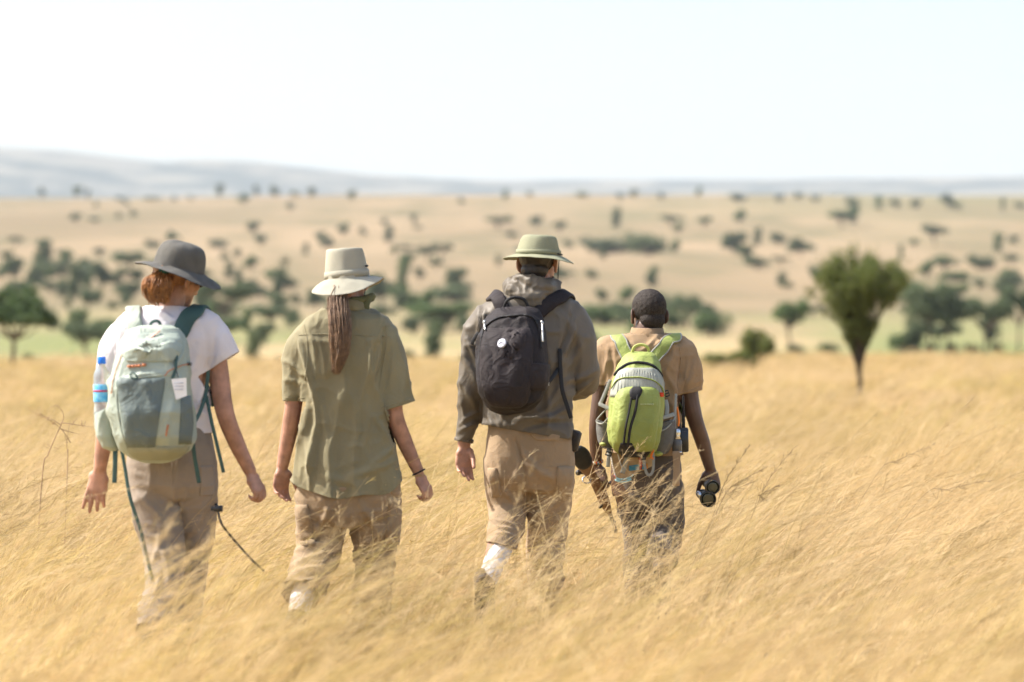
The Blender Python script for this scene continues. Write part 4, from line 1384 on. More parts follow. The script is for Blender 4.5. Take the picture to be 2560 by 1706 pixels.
    def hem(P):
        u, v = UV(P); t = np.clip((v - 1120) / 116, 0, 1) ** 2
        P = P.copy(); e = np.clip(np.abs(u - 868) / 137, 0, 1.1)
        P[:, 2] += t * (.055 * e ** 4 - .012 * (1 - e ** 2) + .008 * np.sin(u * .05))
        P[:, 1] -= t * .012 * np.sin(u * .07 + 1)
        return P
    shirt, sbv = cloth('shirt', t, .0078, M_SH, person, fl, nz, [(q(737, 1003), unit(A(0, 0, -1)), .105), (q(995, 1014, -.02), unit(A(.30, .06, -1)), .16, .084), (q(869, 1236), unit(A(0, -.05, -1)), .34), (q(868, 775, .015), unit(A(0, .15, 1)), .10)], warp=hem)
    sm = MB(); seam(sm, sbv, [(748, 838), (800, 836), (870, 838), (930, 840), (975, 842)], .0022); obj('yoke_seam', sm, M_SH, shirt)
    sm = MB(); seam(sm, sbv, [(760, 812), (768, 850), (768, 900), (762, 950)], .0025); obj('armhole_seam', sm, M_SH, shirt)
    sm = MB(); seam(sm, sbv, [(965, 812), (966, 860), (956, 920), (948, 975)], .0025); obj('armhole_seam', sm, M_SH, shirt)
    sm = MB(); seam(sm, sbv, [(712, 994), (737, 997), (760, 995)], .0022); obj('cuff_seam', sm, M_SH, shirt)
    sm = MB(); seam(sm, sbv, [(955, 1020), (1000, 1006), (1036, 994)], .0022); obj('cuff_seam', sm, M_SH, shirt)
    # turned-up collar
    cl = MB(); th = np.linspace(0, 2 * np.pi, 29)
    rr = []
    for z, k in ((0, 1.04), (.022, 1.0), (.044, .97), (.040, 1.10), (.018, 1.2), (-.004, 1.28)):
        rr.append(q(868, 772, .012) + np.stack([np.cos(th) * .067 * k, np.sin(th) * .066 * k, z + .006 * np.sin(th) + .004 * np.sin(3 * th)], 1))
    cl.rings(rr, close=False, cap=False); co = obj('collar', cl, M_SH, shirt)
    so = co.modifiers.new('thickness', 'SOLIDIFY'); so.thickness = .003
    # scarf ends and cord at the throat
    M_SC = mat('dark_olive_scarf', (0.15, 0.15, 0.07), rough=.9, bump=.002, bscale=60)
    sc = MB(); sc.tube([q(930, 742, .05), q(915, 752, .01), q(912, 772, .0), q(925, 786, .03)], [.016, .022, .022, .012], seg=10)
    sc.tube([q(880, 752, -.04), q(905, 750, -.01), q(928, 746, .05), q(900, 748, .11), q(850, 750, .1), q(826, 752, .03), q(840, 752, -.04)], [.016] * 7, seg=10); obj('scarf', sc, M_SC, person)
    # hair
    M_H = hair_mat('brown_hair', (0.27, 0.165, 0.095), (0.13, 0.078, 0.045))
    hl = lambda *p: hc + R @ (A(*p) * .96)
    h = MB(); h.ellipsoid(hl(0, -.014, .03), A(.0815, .099, .088) * .96, R); h.ellipsoid(hl(-.005, -.05, -.035), A(.064, .05, .048) * .96, R); h.ellipsoid(q(848, 736, -.085), A(.036, .034, .04))
    hm_ = remesh(h, .006, 4); displace(hm_, lambda P, N: .005 * (ridged(P, (60, 30, 10), 81) - .4)); cut(hm_, hc + R @ A(0, .035, 0), R @ A(0, 1, .15), .3)
    hair = obj('hair', hm_, M_H, person)
    st = MB()
    G = [([q(846, 722, -.10), q(843, 755, -.125), q(848, 805, -.165), q(850, 855, -.175), q(847, 895, -.175), q(842, 930, -.17)], [.020, .034, .040, .038, .030, .014]),
         ([q(846, 722, -.10), q(838, 755, -.125), q(838, 805, -.165), q(844, 855, -.18), q(846, 895, -.175), q(838, 927, -.17)], [.016, .024, .026, .024, .020, .012]),
         ([q(850, 722, -.10), q(856, 755, -.12), q(862, 805, -.16), q(864, 850, -.17), q(858, 885, -.17), q(852, 912, -.165)], [.014, .022, .024, .020, .014, .008])]
    strands(st, G, 900, rng, r=.0012, k=5, frizz=.0045)
    obj('ponytail', st, M_H, hair)
    # bracelet
    br = MB(); w0 = q(1047, 1181, .03); ax = unit(q(1066, 1222) - q(1047, 1183))
    e1 = unit(np.cross(ax, A(0, 1, 0))); e2 = A(0, 1, 0)
    br.tube([w0 + e1 * math.cos(a) * .028 + e2 * math.sin(a) * .024 for a in np.linspace(0, 6.29, 20)], .0035, seg=6, smooth=False); obj('bracelet', br, M_BLACK, person)
    # hat
    RH = rot3(.1, -.02, -.09)
    M_HAT = mat('cream_hat', (0.345, 0.325, 0.255), rough=.85, bump=.001, bscale=160, vary=.05, vscale=10)
    ch = q(868, 697, .02)
    def brim(a):
        sx, sy = math.cos(a), math.sin(a)
        return .060 + .006 * max(0, -sy), .052 + .016 * max(0, -sy) - .040 * max(0, sx) ** 2 - .012 * max(0, -sx) ** 2, 1.0 + .6 * sx * sx
    prof = [(.128, .10), (.130, .42), (.133, .68), (.131, .80), (.120, .83), (.08, .88), (.036, .95), (.008, 1.0), (0, 1.0)]
    hb = hat_shape(ch, RH, .093, .108, prof, brim, wob=.008, seed=14, dent=.026)
    hat = add_hat(person, hb, M_HAT, hat_ring(ch, RH, .093, .108, .004, .034, .0025), M_HAT)
    ey = MB(); ey.tube([ch + RH @ A(.09, -.035, .045), ch + RH @ A(.096, -.04, .045)], .005, seg=8); obj('vent_eyelet', ey, M_DARKPL, hat)
    cd = MB(); cd.tube([hl(.085, .0, .04), hl(.084, .02, -.04), hl(.05, .06, -.115), hl(0, .075, -.125)], .002, seg=5); obj('chin_cord', cd, M_BLACK, hat)
person_two()

# ------------------------------------------------------------------ man in the brown jacket with the black backpack
def person_three():
    d = 12.3; s = F / d
    q = lambda u, v, dy=0.0: W(u, v, d + dy)
    rng = np.random.default_rng(3)
    base = q(1320, 1604); base[2] = float(ground_z(base[:1], np.array([d]))[0])
    person = empty('person', base)
    tag(person, 'tall man in grey-brown jacket and sage hat with a black backpack', 'person', 'four walkers crossing the grass')
    R = rot3(.28, .06, 0)
    hc = q(1345, 658, .03)
    b = MB()
    head_shape(b, hc, R, 1.0)
    b.tube([q(1338, 775, -.02), q(1342, 735, 0), q(1345, 698, .015)], [.066, .058, .056], seg=16)
    b.loft([(q(1325, v, y), w / s, t, 2.4, 0) for v, w, t, y in ((755, 55, .06, 0), (775, 105, .08, 0), (815, 118, .10, 0), (900, 108, .105, 0), (980, 98, .10, 0),
            (1050, 95, .10, 0), (1120, 100, .105, 0), (1180, 95, .10, 0))])
    b.tube([q(1222, 808, 0), q(1188, 890, 0), q(1175, 960, 0), q(1168, 1030, .02), q(1160, 1112, .03)], [.06, .05, .042, .038, .029], seg=14)
    b.tube([q(1425, 808, 0), q(1446, 880, 0), q(1454, 945, .03), q(1440, 960, .16), q(1400, 950, .27)], [.06, .05, .042, .038, .029], seg=14)
    hand_shape(b, q(1160, 1114, .03), q(1160, 1160, .02) - q(1160, 1114, .03), A(.35, -.95, 0), A(1, .35, 0), curls=(.28, .36, .5, .62), spread=.02, k=1.0, thumb_in=.62)
    hand_shape(b, q(1398, 950, .275), A(-.75, .6, 0), A(-.3, .1, .5), A(0, 1, .5), curl=.9, spread=.02, k=1.0, thumb_in=.4)
    b.tube([q(1268, 1150, 0), q(1262, 1220, .03), q(1266, 1290, .03), q(1250, 1360, -.10), q(1222, 1440, -.24)], [.095, .08, .058, .056, .036], seg=14)
    b.tube([q(1372, 1150, 0), q(1372, 1250, .08), q(1366, 1340, .12), q(1362, 1440, .12), q(1360, 1545, .14)], [.095, .08, .058, .056, .036], seg=14)
    me = remesh(b, .0048, 2)
    body = obj('body', me, M_SKIN, person)
    face_bits(person, hc, R, 1.0)
    boot(person, q(1212, 1462, -.28), unit(A(-.02, .5, -.87)), 1.0, shaft=.045)
    boot(person, q(1360, 1550, .14), A(0, 1, 0), 1.0)
    sk = MB(); sk.tube([q(1268, 1300, .01), q(1251, 1368, -.115), q(1234, 1412, -.19), q(1216, 1458, -.27)], [.056, .054, .046, .041], seg=18)
    obj('sock', sk, M_SOCK, person)
    M_TR = mat('tan_trousers', (0.32, 0.225, 0.135), rough=.85, bump=.0015, bscale=110, vary=.06, sheen=.1, wr=.008, wscale=7)
    t = MB()
    t.loft([(q(1322, 1030), 98 / s, .115, 2.4, 0), (q(1323, 1090), 106 / s, .125, 2.4, 0), (q(1324, 1140), 110 / s, .135, 2.3, 0), (q(1324, 1190), 108 / s, .13, 2.2, 0), (q(1318, 1225), 80 / s, .09, 2, 0)])
    t.tube([q(1270, 1150, 0), q(1268, 1215, .03), q(1272, 1275, .03), q(1264, 1320, -.04), q(1252, 1358, -.10), q(1246, 1386, -.14)], [.106, .098, .083, .075, .070, .066], seg=18)
    t.tube([q(1374, 1150, 0), q(1374, 1240, .08), q(1368, 1330, .12), q(1363, 1430, .12), q(1360, 1520, .14), q(1359, 1560, .14)], [.106, .098, .086, .078, .074, .072], seg=18)
    nz = lambda P, N: .014 * (ridged(P, (9, 9, 5), 91) - .4) + .007 * (ridged(P, (6, 9, 17), 92, 3) - .3) * np.clip((1.0 - P[:, 2]) * 1.6, .1, 1.3)
    fl = [(1305, 1130, 1350, 1190, 6, .012), (1300, 1160, 1270, 1230, 7, .010), (1310, 1160, 1400, 1215, 8, .010), (1245, 1130, 1255, 1220, 8, .008), (1240, 1300, 1285, 1312, 4, .010), (1240, 1318, 1290, 1326, 4, .010),
          (1238, 1334, 1285, 1340, 4, .010), (1400, 1250, 1330, 1290, 7, .012), (1250, 1215, 1290, 1265, 6, .012), (1340, 1230, 1390, 1300, 7, .010), (1290, 1105, 1306, 1170, 4, -.016), (1306, 1160, 1312, 1240, 5, -.014)]
    tro, tbv = cloth('trousers', t, .0076, M_TR, person, fl, nz, [(q(1251, 1364, -.11), unit(A(-.25, -.15, -1)), .12), (q(1360, 1535, .14), A(0, 0, -1), .14), (q(1322, 1042), A(0, 0, 1), .3)])
    pk = MB(); patch(pk, tbv, [(1080, 1324, 1400), (1090, 1328, 1399), (1098, 1336, 1397), (1102, 1342, 1396)], .004, puff=.003); obj('pocket_flap', pk, M_TR, tro)
    pk = MB(); patch(pk, tbv, [(1166, 1394, 1430), (1195, 1390, 1430), (1225, 1396, 1428), (1240, 1402, 1424)], .010, puff=.014); cp = obj('cargo_pocket', pk, M_TR, tro)
    pk = MB(); patch(pk, tbv, [(1170, 1222, 1242), (1200, 1226, 1248), (1240, 1232, 1254)], .010, puff=.012); cp = obj('cargo_pocket', pk, M_TR, tro)
    sm = MB(); seam(sm, tbv, [(1292, 1092), (1298, 1130), (1304, 1160), (1310, 1215)], .0022); obj('back_seam', sm, M_TR, tro)
    sm = MB(); sm.box(q(1431, 1102, -.02), (.028, .03, .045), rot3(.3, 0, .25)); sm.box(q(1430, 1085, -.02), (.03, .033, .018), rot3(.3, 0, .25)); obj('belt_pouch', sm, mat('dark_leather', (.035, .026, .02), rough=.6), person)
    # jacket
    M_JK = mat('grey_brown_jacket', (0.125, 0.104, 0.078), rough=.55, bump=.0008, bscale=120, vary=.06, spec=.35, wr=.004, wscale=8)
    t = MB()
    t.loft([(q(1338, 728, .01), 58 / s, .075, 2.2, 0), (q(1334, 742, .01), 92 / s, .095, 2.3, 0), (q(1328, 758, 0), 112 / s, .108, 2.4, 0), (q(1326, 780, 0), 124 / s, .118, 2.4, 0), (q(1324, 815, 0), 130 / s, .13, 2.5, 0),
            (q(1322, 880, 0), 120 / s, .135, 2.5, 0), (q(1320, 960, 0), 114 / s, .135, 2.4, 0), (q(1319, 1030, 0), 116 / s, .14, 2.4, 0), (q(1320, 1070, 0), 117 / s, .14, 2.4, 0), (q(1321, 1125, 0), 112 / s, .132, 2.4, 0)])
    t.tube([q(1226, 800, 0), q(1196, 845, 0), q(1184, 900, 0), q(1181, 960, 0), q(1172, 1030, .02), q(1160, 1095, .03), q(1159, 1112, .03)], [.08, .074, .062, .066, .056, .043, .040], seg=20)
    t.tube([q(1424, 798, 0), q(1442, 845, 0), q(1450, 900, 0), q(1456, 945, .03), q(1436, 966, .13), q(1410, 955, .22), q(1395, 948, .28)], [.082, .08, .074, .068, .062, .052, .045], seg=20)
    nz = lambda P, N: .013 * (ridged(P, (9, 9, 4), 101) - .4) + .009 * (ridged(P, (14, 10, 14), 102, 2.5) - .35)
    fl = [(1170, 850, 1195, 930, 5, .016), (1160, 890, 1200, 990, 7, .014), (1158, 960, 1190, 1030, 6, .014), (1150, 1060, 1195, 1030, 5, .012), (1145, 1080, 1190, 1060, 5, .010), (1150, 990, 1160, 1060, 6, .012),
          (1425, 795, 1398, 880, 5, -.016), (1435, 800, 1402, 900, 6, .012), (1460, 850, 1405, 930, 9, .012), (1480, 930, 1420, 950, 7, .012), (1485, 945, 1425, 975, 6, .012), (1465, 960, 1420, 990, 5, .012),
          (1410, 980, 1340, 1040, 7, .012), (1420, 1020, 1350, 1050, 6, .012), (1400, 960, 1370, 1010, 6, .012), (1220, 1040, 1240, 1090, 5, .012), (1235, 1035, 1255, 1085, 5, .012), (1255, 1040, 1270, 1085, 6, .010),
          (1290, 1050, 1400, 1050, 6, .012), (1200, 790, 1190, 860, 5, .012), (1215, 780, 1205, 830, 5, .012), (1390, 770, 1430, 830, 8, .008), (1310, 1072, 1425, 1056, 5, -.012), (1222, 1092, 1300, 1086, 5, -.012)]
    hem_n = unit(A(-.17, 0, -1))
    jacket, jbv = cloth('jacket', t, .0078, M_JK, person, fl, nz, [(q(1159, 1104, .03), unit(A(-.2, .05, -1)), .085), (q(1321, 1080), hem_n, .215), (q(1398, 949, .27), unit(A(-.5, .85, 0)), .07), (q(1338, 735, .01), unit(A(0, .15, 1)), .1)])
    # elastic hem and cuff
    def ring(c, rx, ry, r, n, name, yaw=0):
        mm = MB(); R_ = Vector((0, 0, -1)).rotation_difference(Vector(n)).to_matrix()
        mm.tube([c + np.array(R_ @ Vector((math.cos(a) * rx, math.sin(a) * ry, .004 * math.sin(a * 9)))) for a in np.linspace(0, 2 * np.pi, 40)], r, seg=8, smooth=False, flat=.8)
        obj(name, mm, M_JK, jacket)
    ring(q(1160, 1100, .03),   .036, .036, .007, unit(A(-.2, .05, -1)), 'cuff')
    # rolled hood and stand collar
    hd = MB()
    hd.tube([q(1374, 716, .07), q(1380, 728, .0), q(1352, 742, -.07), q(1322, 744, -.085), q(1294, 730, -.06), q(1280, 718, .0), q(1296, 712, .08)], [.03, .042, .05, .052, .048, .036, .03], seg=14)
    hd.tube([q(1300, 702, -.04), q(1330, 712, -.085), q(1362, 712, -.075), q(1384, 708, -.01)], [.028, .038, .036, .026], seg=12)
    me = remesh(hd, .006, 3); displace(me, lambda P, N: .016 * (ridged(P, (10, 10, 22), 111) - .4) + .008 * (ridged(P, (30, 20, 25), 112) - .4))
    obj('hood', me, M_JK, jacket)
    cl = MB(); th = np.linspace(0, 2 * np.pi, 33); rr = []
    for z, k in ((-.03, 1.1), (.0, 1.06), (.022, 1.04), (.022, 1.0), (-.01, .99)):
        rr.append(q(1340, 706, .012) + np.stack([np.cos(th) * .074 * k, np.sin(th) * .076 * k, z + .005 * np.sin(2 * th) + .003 * np.sin(7 * th)], 1))
    cl.rings(rr, close=False, cap=False); obj('collar', cl, M_JK, jacket)
    sm = MB(); seam(sm, jbv, [(1426, 775), (1424, 800), (1408, 845), (1400, 885)], .0022); obj('armhole_seam', sm, M_JK, jacket)
    sm = MB(); seam(sm, jbv, [(1208, 775), (1194, 820), (1192, 860)], .0022); obj('armhole_seam', sm, M_JK, jacket)
    # hair and stubble
    M_H = hair_mat('black_hair', (0.022, 0.014, 0.011), (0.010, 0.007, 0.006))
    hl = lambda *p: hc + R @ A(*p)
    h = MB(); h.ellipsoid(hl(0, -.012, .034), A(.0805, .098, .086), R); h.ellipsoid(hl(0, -.052, -.035), A(.060, .046, .044), R); h.ellipsoid(hl(0, -.05, -.06), A(.045, .036, .03), R)
    hm_ = remesh(h, .005, 3); displace(hm_, lambda P, N: .004 * (ridged(P, (60, 60, 30), 121) - .4)); cut(hm_, hc + R @ A(0, .03, 0), R @ A(0, 1, .25), .3)
    obj('hair', hm_, M_H, person)
    RH = rot3(.2, .0, .03)
    M_HAT = mat('sage_hat', (0.24, 0.24, 0.155), rough=.85, bump=.001, bscale=160, vary=.05, vscale=10)
    ch = q(1346, 638, .02)
    def brim(a):
        sx, sy = math.cos(a), math.sin(a)
        return .056 + .010 * abs(sy), .018 + .006 * math.cos(2 * a) + .012 * max(0, sx) ** 2 + .002 * math.sin(3 * a), 1.15
    prof = [(.090, .10), (.090, .38), (.089, .58), (.084, .70), (.074, .775), (.05, .86), (.024, .94), (.005, 1.0), (0, 1.0)]
    hb = hat_shape(ch, RH, .096, .112, prof, brim, wob=.008, seed=24, dent=.010)
    cd = MB(); cd.tube([ch + RH @ A(.092, .0, .004), hl(.088, .012, -.04), hl(.072, .05, -.10), hl(.03, .08, -.14), hl(-.03, .08, -.14), hl(-.075, .04, -.09), ch + RH @ A(-.092, 0, .004)], .0022, seg=5)
    hat = add_hat(person, hb, M_HAT, hat_ring(ch, RH, .096, .112, .003, .022, .003), M_HAT, cd)
    bb = MB(); bb.tube([ch + RH @ A(.099, -.01, .004), ch + RH @ A(.094, -.045, .006), ch + RH @ A(.099, .03, .004)], .0035, seg=6); obj('cord_keeper', bb, M_BLACK, hat)

    # ---------------- black backpack
    dp = d - .26; sp = F / dp
    p = lambda u, v, dy=0.0: W(u, v, dp + dy)
    pack = empty('backpack', p(1280, 1030))
    tag(pack, 'black daypack with a small round white badge on the man in the brown jacket', 'backpack')
    M_PK = mat('black_canvas', (0.018, 0.0135, 0.0145), rough=.75, bump=.0012, bscale=120, vary=.12, vscale=6, spec=.3, wr=.010)
    M_PK2 = mat('worn_black_canvas', (0.025, 0.0185, 0.0195), rough=.75, bump=.0012, bscale=120, vary=.12, vscale=6, wr=.012)
    m = MB()
    rows_ = [(770, 1262, 1330, .04), (780, 1236, 1346, .07), (805, 1212, 1356, .095), (850, 1197, 1362, .115), (910, 1190, 1366, .13), (960, 1194, 1366, .135), (1000, 1206, 1352, .125), (1022, 1226, 1328, .09), (1033, 1252, 1300, .045)]
    m.loft([(p((a + b_) / 2, v, .11 - t), (b_ - a) / 2 / sp, t, 2.8, 0) for v, a, b_, t in rows_], seg=44)
    me = remesh(m, .0075, 5)
    nz = lambda P, N: .013 * (ridged(P, (6, 6, 7), 131) - .4) + .007 * (ridged(P, (16, 14, 9), 133) - .4)
    fl = [(1272, 830, 1250, 910, 6, .014), (1310, 830, 1265, 900, 7, .018), (1262, 800, 1300, 790, 5, .010), (1205, 850, 1225, 930, 8, .012), (1300, 850, 1280, 960, 8, .010), (1222, 960, 1230, 1015, 7, .010),
          (1290, 800, 1325, 800, 5, .012), (1200, 880, 1215, 990, 6, .010), (1260, 820, 1285, 835, 4, .010), (1340, 990, 1290, 1020, 7, .008)]
    displace(me, folds_fn(fl, nz)); pbv = bvh(me)
    obj('pack_body', me, M_PK, pack)
    x = MB(); patch(x, pbv, [(822, 1216, 1326), (850, 1206, 1332), (910, 1202, 1330), (970, 1208, 1326), (1005, 1222, 1318), (1018, 1240, 1300)], .006, nr=34, ncol=30, puff=.016, wr=.018, wf=(7, 7, 4), seed=3); fp = obj('front_pocket', x, M_PK2, pack)
    fb = Shifted(fp)
    x = MB(); seam(x, pbv, [(1203, 880), (1206, 840), (1218, 815), (1245, 797), (1275, 792)], .0045, off=.004); seam(x, pbv, [(1275, 792), (1310, 790), (1335, 800), (1348, 830), (1352, 870)], .0045, off=.004); obj('zip', x, M_BLACK, pack)
    x = MB(); patch(x, pbv, [(910, 1322, 1368), (915, 1322, 1370), (945, 1324, 1370), (975, 1324, 1362)], .008, puff=.008); obj('side_pocket', x, M_PK2, pack)
    for (u, v, v2) in ((1217, 812, 828), (1349, 812, 856)):
        l, n = hit(pbv, u, v); l2, _ = hit(pbv, u + 2, v2)
        x = MB(); x.tube([l + n * .014, l2 + n * .014], .0042, seg=6); x.tube([l + n * .012 + A(0, 0, .008), l + n * .016], .006, seg=6); obj('zip_pull', x, mat('grey_zip_pull', (.5, .5, .48), rough=.35, metal=.6), pack)
    # round badge
    l, n = hit(fb, 1255, 859)
    l = l + n * .002
    e1 = unit(np.cross(n, A(0, 0, 1))); e2 = unit(np.cross(e1, n))
    def disc(r, h, o):
        mm = MB(); th = np.linspace(0, 2 * np.pi, 24, endpoint=False)
        c = lambda rr, hh: l + n * hh + rr * (np.outer(np.cos(th), e1) + np.outer(np.sin(th), e2)) + o[0] * e1 + o[1] * e2
        mm.rings([c(r, -.006), c(r, h * .6), c(r * .92, h), c(r * .3, h)]); return mm
    bd = obj('badge', disc(.0205, .003, (0, 0)), mat('badge_grey_white', (.55, .55, .60), rough=.4, color2=(.38, .38, .44), vscale=160), pack)
    x = MB(); x.tube([l + n * .004 + e1 * a * .012 + e2 * b_ * .012 for a, b_ in ((-.8, -.3), (-.3, .3), (.0, -.1), (.4, .6), (.8, -.3))], .0016, seg=5, smooth=False); obj('badge_mark', x, mat('badge_mark_grey', (.22, .22, .28)), bd)
    shoulder_strap(pack, jbv, [q(1342, 788, -.13), q(1372, 762, -.10), q(1404, 752, -.03), q(1412, 775, .08), q(1400, 840, .14), q(1405, 900, .14), q(1425, 945, .05)], .060, .016, M_PK)
    shoulder_strap(pack, jbv, [q(1262, 788, -.13), q(1250, 756, -.10), q(1240, 745, -.03), q(1238, 775, .08), q(1250, 840, .14), q(1245, 900, .14), q(1225, 945, .05)], .060, .016, M_PK2)
    x = MB(); x.tube([p(1258, 775, .06), p(1268, 752, .05), p(1288, 744, .05), p(1310, 750, .05), p(1322, 772, .06)], .007, seg=7, flat=.6); obj('haul_loop', x, M_BLACK, pack)
    x = MB(); x.ribbon([p(1366, 962, .06), q(1384, 940, -.17), q(1402, 915, -.10)], .018, .003, A(.4, -1, .3), smooth=True); obj('webbing', x, M_BLACK, pack)
    x = MB(); x.ribbon([q(1399, 872, -.125), q(1401, 920, -.135), q(1405, 972, -.15), q(1416, 1010, -.15), q(1428, 1046, -.15)], .018, .004, A(.3, -1, 0)); obj('webbing', x, M_BLACK, pack)
    x = MB(); x.ribbon([p(1196, 832, .09), p(1184, 850, .10), p(1180, 862, .11)], .016, .004, A(-.6, -1, 0)); obj('webbing', x, M_BLACK, pack)
    x = MB(); x.box(p(1366, 960, .04), (.012, .006, .008)); obj('buckle', x, M_GREYWEB, pack)
person_three()

# ------------------------------------------------------------------ bare-headed man with the lime backpack
def person_four():
    d = 13.4; s = F / d
    q = lambda u, v, dy=0.0: W(u, v, d + dy)
    rng = np.random.default_rng(4)
    base = q(1620, 1580); base[2] = float(ground_z(base[:1], np.array([d]))[0])
    person = empty('person', base)
    tag(person, 'bare-headed man in tan polo shirt with a lime green backpack', 'person', 'four walkers crossing the grass')
    R = rot3(-.28, .10, 0)
    hc = q(1622, 787, .03)
    b = MB()
    head_shape(b, hc, R, 1.02)
    b.tube([q(1615, 880, -.02), q(1617, 845, 0), q(1620, 815, .012)], [.068, .060, .060], seg=16)
    b.loft([(q(1610, v, y), w / s, t, 2.4, 0) for v, w, t, y in ((845, 52, .06, 0), (862, 92, .08, 0), (900, 102, .10, 0), (980, 92, .10, 0), (1060, 82, .095, 0), (1120, 80, .095, 0), (1190, 84, .10, 0), (1240, 80, .095, 0))])
    b.tube([q(1508, 885, 0), q(1505, 970, .01), q(1492, 1055, .01), q(1490, 1105, .03), q(1491, 1160, .06)], [.058, .045, .036, .033, .0255], seg=14)
    b.tube([q(1712, 885, 0), q(1722, 985, 0), q(1738, 1050, 0), q(1758, 1110, .03), q(1774, 1168, .05)], [.058, .046, .038, .035, .0265], seg=14)
    hw = q(1491, 1164, .06)
    hand_shape(b, hw, q(1504, 1215, .03) - hw, A(.5, .8, 0), A(-.8, .4, 0), curls=(.95, 1.0, 1.05, 1.1), spread=.02, k=1.0, thumb_in=.35)
    rw = q(1775, 1171, .05)
    hand_shape(b, rw, q(1782, 1215, .05) - rw, A(-.35, .9, 0), A(-.9, -.3, 0), curls=(.8, .85, .9, .95), spread=.04, k=1.05, thumb_in=.25)
    b.tube([q(1575, 1215, 0), q(1588, 1300, .06), q(1592, 1370, .08), q(1594, 1450, .08), q(1596, 1520, .10)], [.082, .068, .052, .05, .034], seg=14)
    b.tube([q(1660, 1215, 0), q(1668, 1290, .02), q(1668, 1345, .02), q(1660, 1385, -.14), q(1655, 1420, -.28)], [.082, .068, .052, .05, .034], seg=14)
    me = remesh(b, .0048, 2)
    body = obj('body', me, M_SKIN2, person)
    face_bits(person, hc, R, 1.02)
    boot(person, q(1596, 1526, .10), A(0, 1, 0), .95)
    boot(person, q(1655, 1428, -.29), unit(A(.02, .35, -.93)), .95)
    # trousers
    M_TR = mat('dark_brown_trousers', (0.10, 0.078, 0.061), rough=.8, bump=.0015, bscale=110, vary=.1, sheen=.15, wr=.008, wscale=7)
    t = MB()
    t.loft([(q(1618, 1105), 78 / s, .11, 2.4, 0), (q(1620, 1160), 82 / s, .12, 2.4, 0), (q(1622, 1210), 82 / s, .125, 2.3, 0), (q(1624, 1250), 74 / s, .115, 2.2, 0), (q(1624, 1275), 50 / s, .08, 2, 0)])
    t.tube([q(1582, 1215, 0), q(1596, 1300, .06), q(1600, 1370, .08), q(1599, 1450, .08), q(1597, 1510, .10), q(1597, 1540, .10)], [.088, .084, .076, .07, .066, .064], seg=18)
    t.tube([q(1662, 1215, 0), q(1666, 1285, .02), q(1664, 1335, .01), q(1658, 1372, -.12), q(1655, 1398, -.21), q(1654, 1412, -.25)], [.088, .082, .074, .068, .066, .064], seg=18)
    nz = lambda P, N: .015 * (ridged(P, (9, 9, 5), 141) - .4) + .007 * (ridged(P, (6, 9, 17), 142, 3) - .3) * np.clip((1.0 - P[:, 2]) * 1.6, .15, 1.3)
    fl = [(1640, 1210, 1680, 1290, 7, .012), (1570, 1220, 1620, 1290, 7, .012), (1690, 1230, 1640, 1310, 7, .014), (1695, 1280, 1645, 1340, 6, .014), (1690, 1310, 1650, 1355, 5, .012), (1565, 1290, 1620, 1330, 7, .012), (1570, 1340, 1630, 1370, 7, .012)]
    tro, tbv = cloth('trousers', t, .0076, M_TR, person, fl, nz, [(q(1597, 1522, .10), A(0, 0, -1), .12), (q(1655, 1402, -.22), unit(q(1654, 1412, -.25) - q(1658, 1372, -.12)), .12), (q(1618, 1118), A(0, 0, 1), .25)])
    x = MB(); x.loft([(q(1619, v), 82 / s, .119, 2.4, 0) for v in (1128, 1132, 1146, 1149)]); obj('waistband', x, M_TR, tro)
    pk = MB(); patch(pk, tbv, [(1175, 1640, 1680), (1188, 1640, 1682), (1225, 1644, 1682)], .003, puff=.003); obj('pocket', pk, M_TR, tro)
    # polo shirt
    M_SH = mat('tan_polo', (0.285, 0.19, 0.107), rough=.9, bump=.001, bscale=150, vary=.06, sheen=.1, wr=.008, wscale=7)
    t = MB()
    t.loft([(q(1617, 835, .01), 50 / s, .072, 2.2, 0), (q(1616, 848, .01), 82 / s, .092, 2.3, 0), (q(1613, 862, 0), 108 / s, .105, 2.5, 0), (q(1612, 905, 0), 112 / s, .122, 2.6, 0),
            (q(1610, 985, 0), 100 / s, .122, 2.5, 0), (q(1612, 1060, 0), 92 / s, .115, 2.4, 0), (q(1616, 1110, 0), 88 / s, .115, 2.4, 0), (q(1618, 1160, 0), 88 / s, .12, 2.4, 0)])
    t.tube([q(1520, 882, 0), q(1508, 925, 0), q(1507, 962, .01), q(1507, 976, .01)], [.078, .07, .063, .062], seg=18)
    t.tube([q(1698, 880, 0), q(1718, 925, 0), q(1723, 980, 0), q(1725, 992, 0)], [.080, .076, .069, .068], seg=18)
    nz = lambda P, N: .012 * (ridged(P, (11, 11, 4), 151) - .4) + .006 * (ridged(P, (16, 12, 18), 152) - .4)
    fl = [(1640, 845, 1600, 880, 5, .012), (1660, 850, 1630, 870, 4, .014), (1700, 900, 1690, 985, 6, -.014), (1720, 895, 1700, 970, 6, .012), (1735, 910, 1712, 975, 6, .010), (1660, 930, 1690, 990, 6, .010), (1670, 1000, 1690, 1060, 6, .012),
          (1520, 870, 1505, 950, 6, .010), (1530, 880, 1525, 955, 5, -.014), (1590, 870, 1610, 900, 5, .008), (1685, 870, 1665, 930, 7, .008)]
    shirt, sbv = cloth('polo_shirt', t, .0076, M_SH, person, fl, nz, [(q(1507, 964, .01), unit(A(-.05, 0, -1)), .1), (q(1723, 982), unit(A(.2, 0, -1)), .11), (q(1617, 1138), A(0, 0, -1), .25), (q(1617, 842, .01), unit(A(0, .15, 1)), .1)])
    x = MB(); seam(x, sbv, [(1698, 984), (1724, 978), (1748, 968)], .003); obj('sleeve_hem', x, M_SH, shirt)
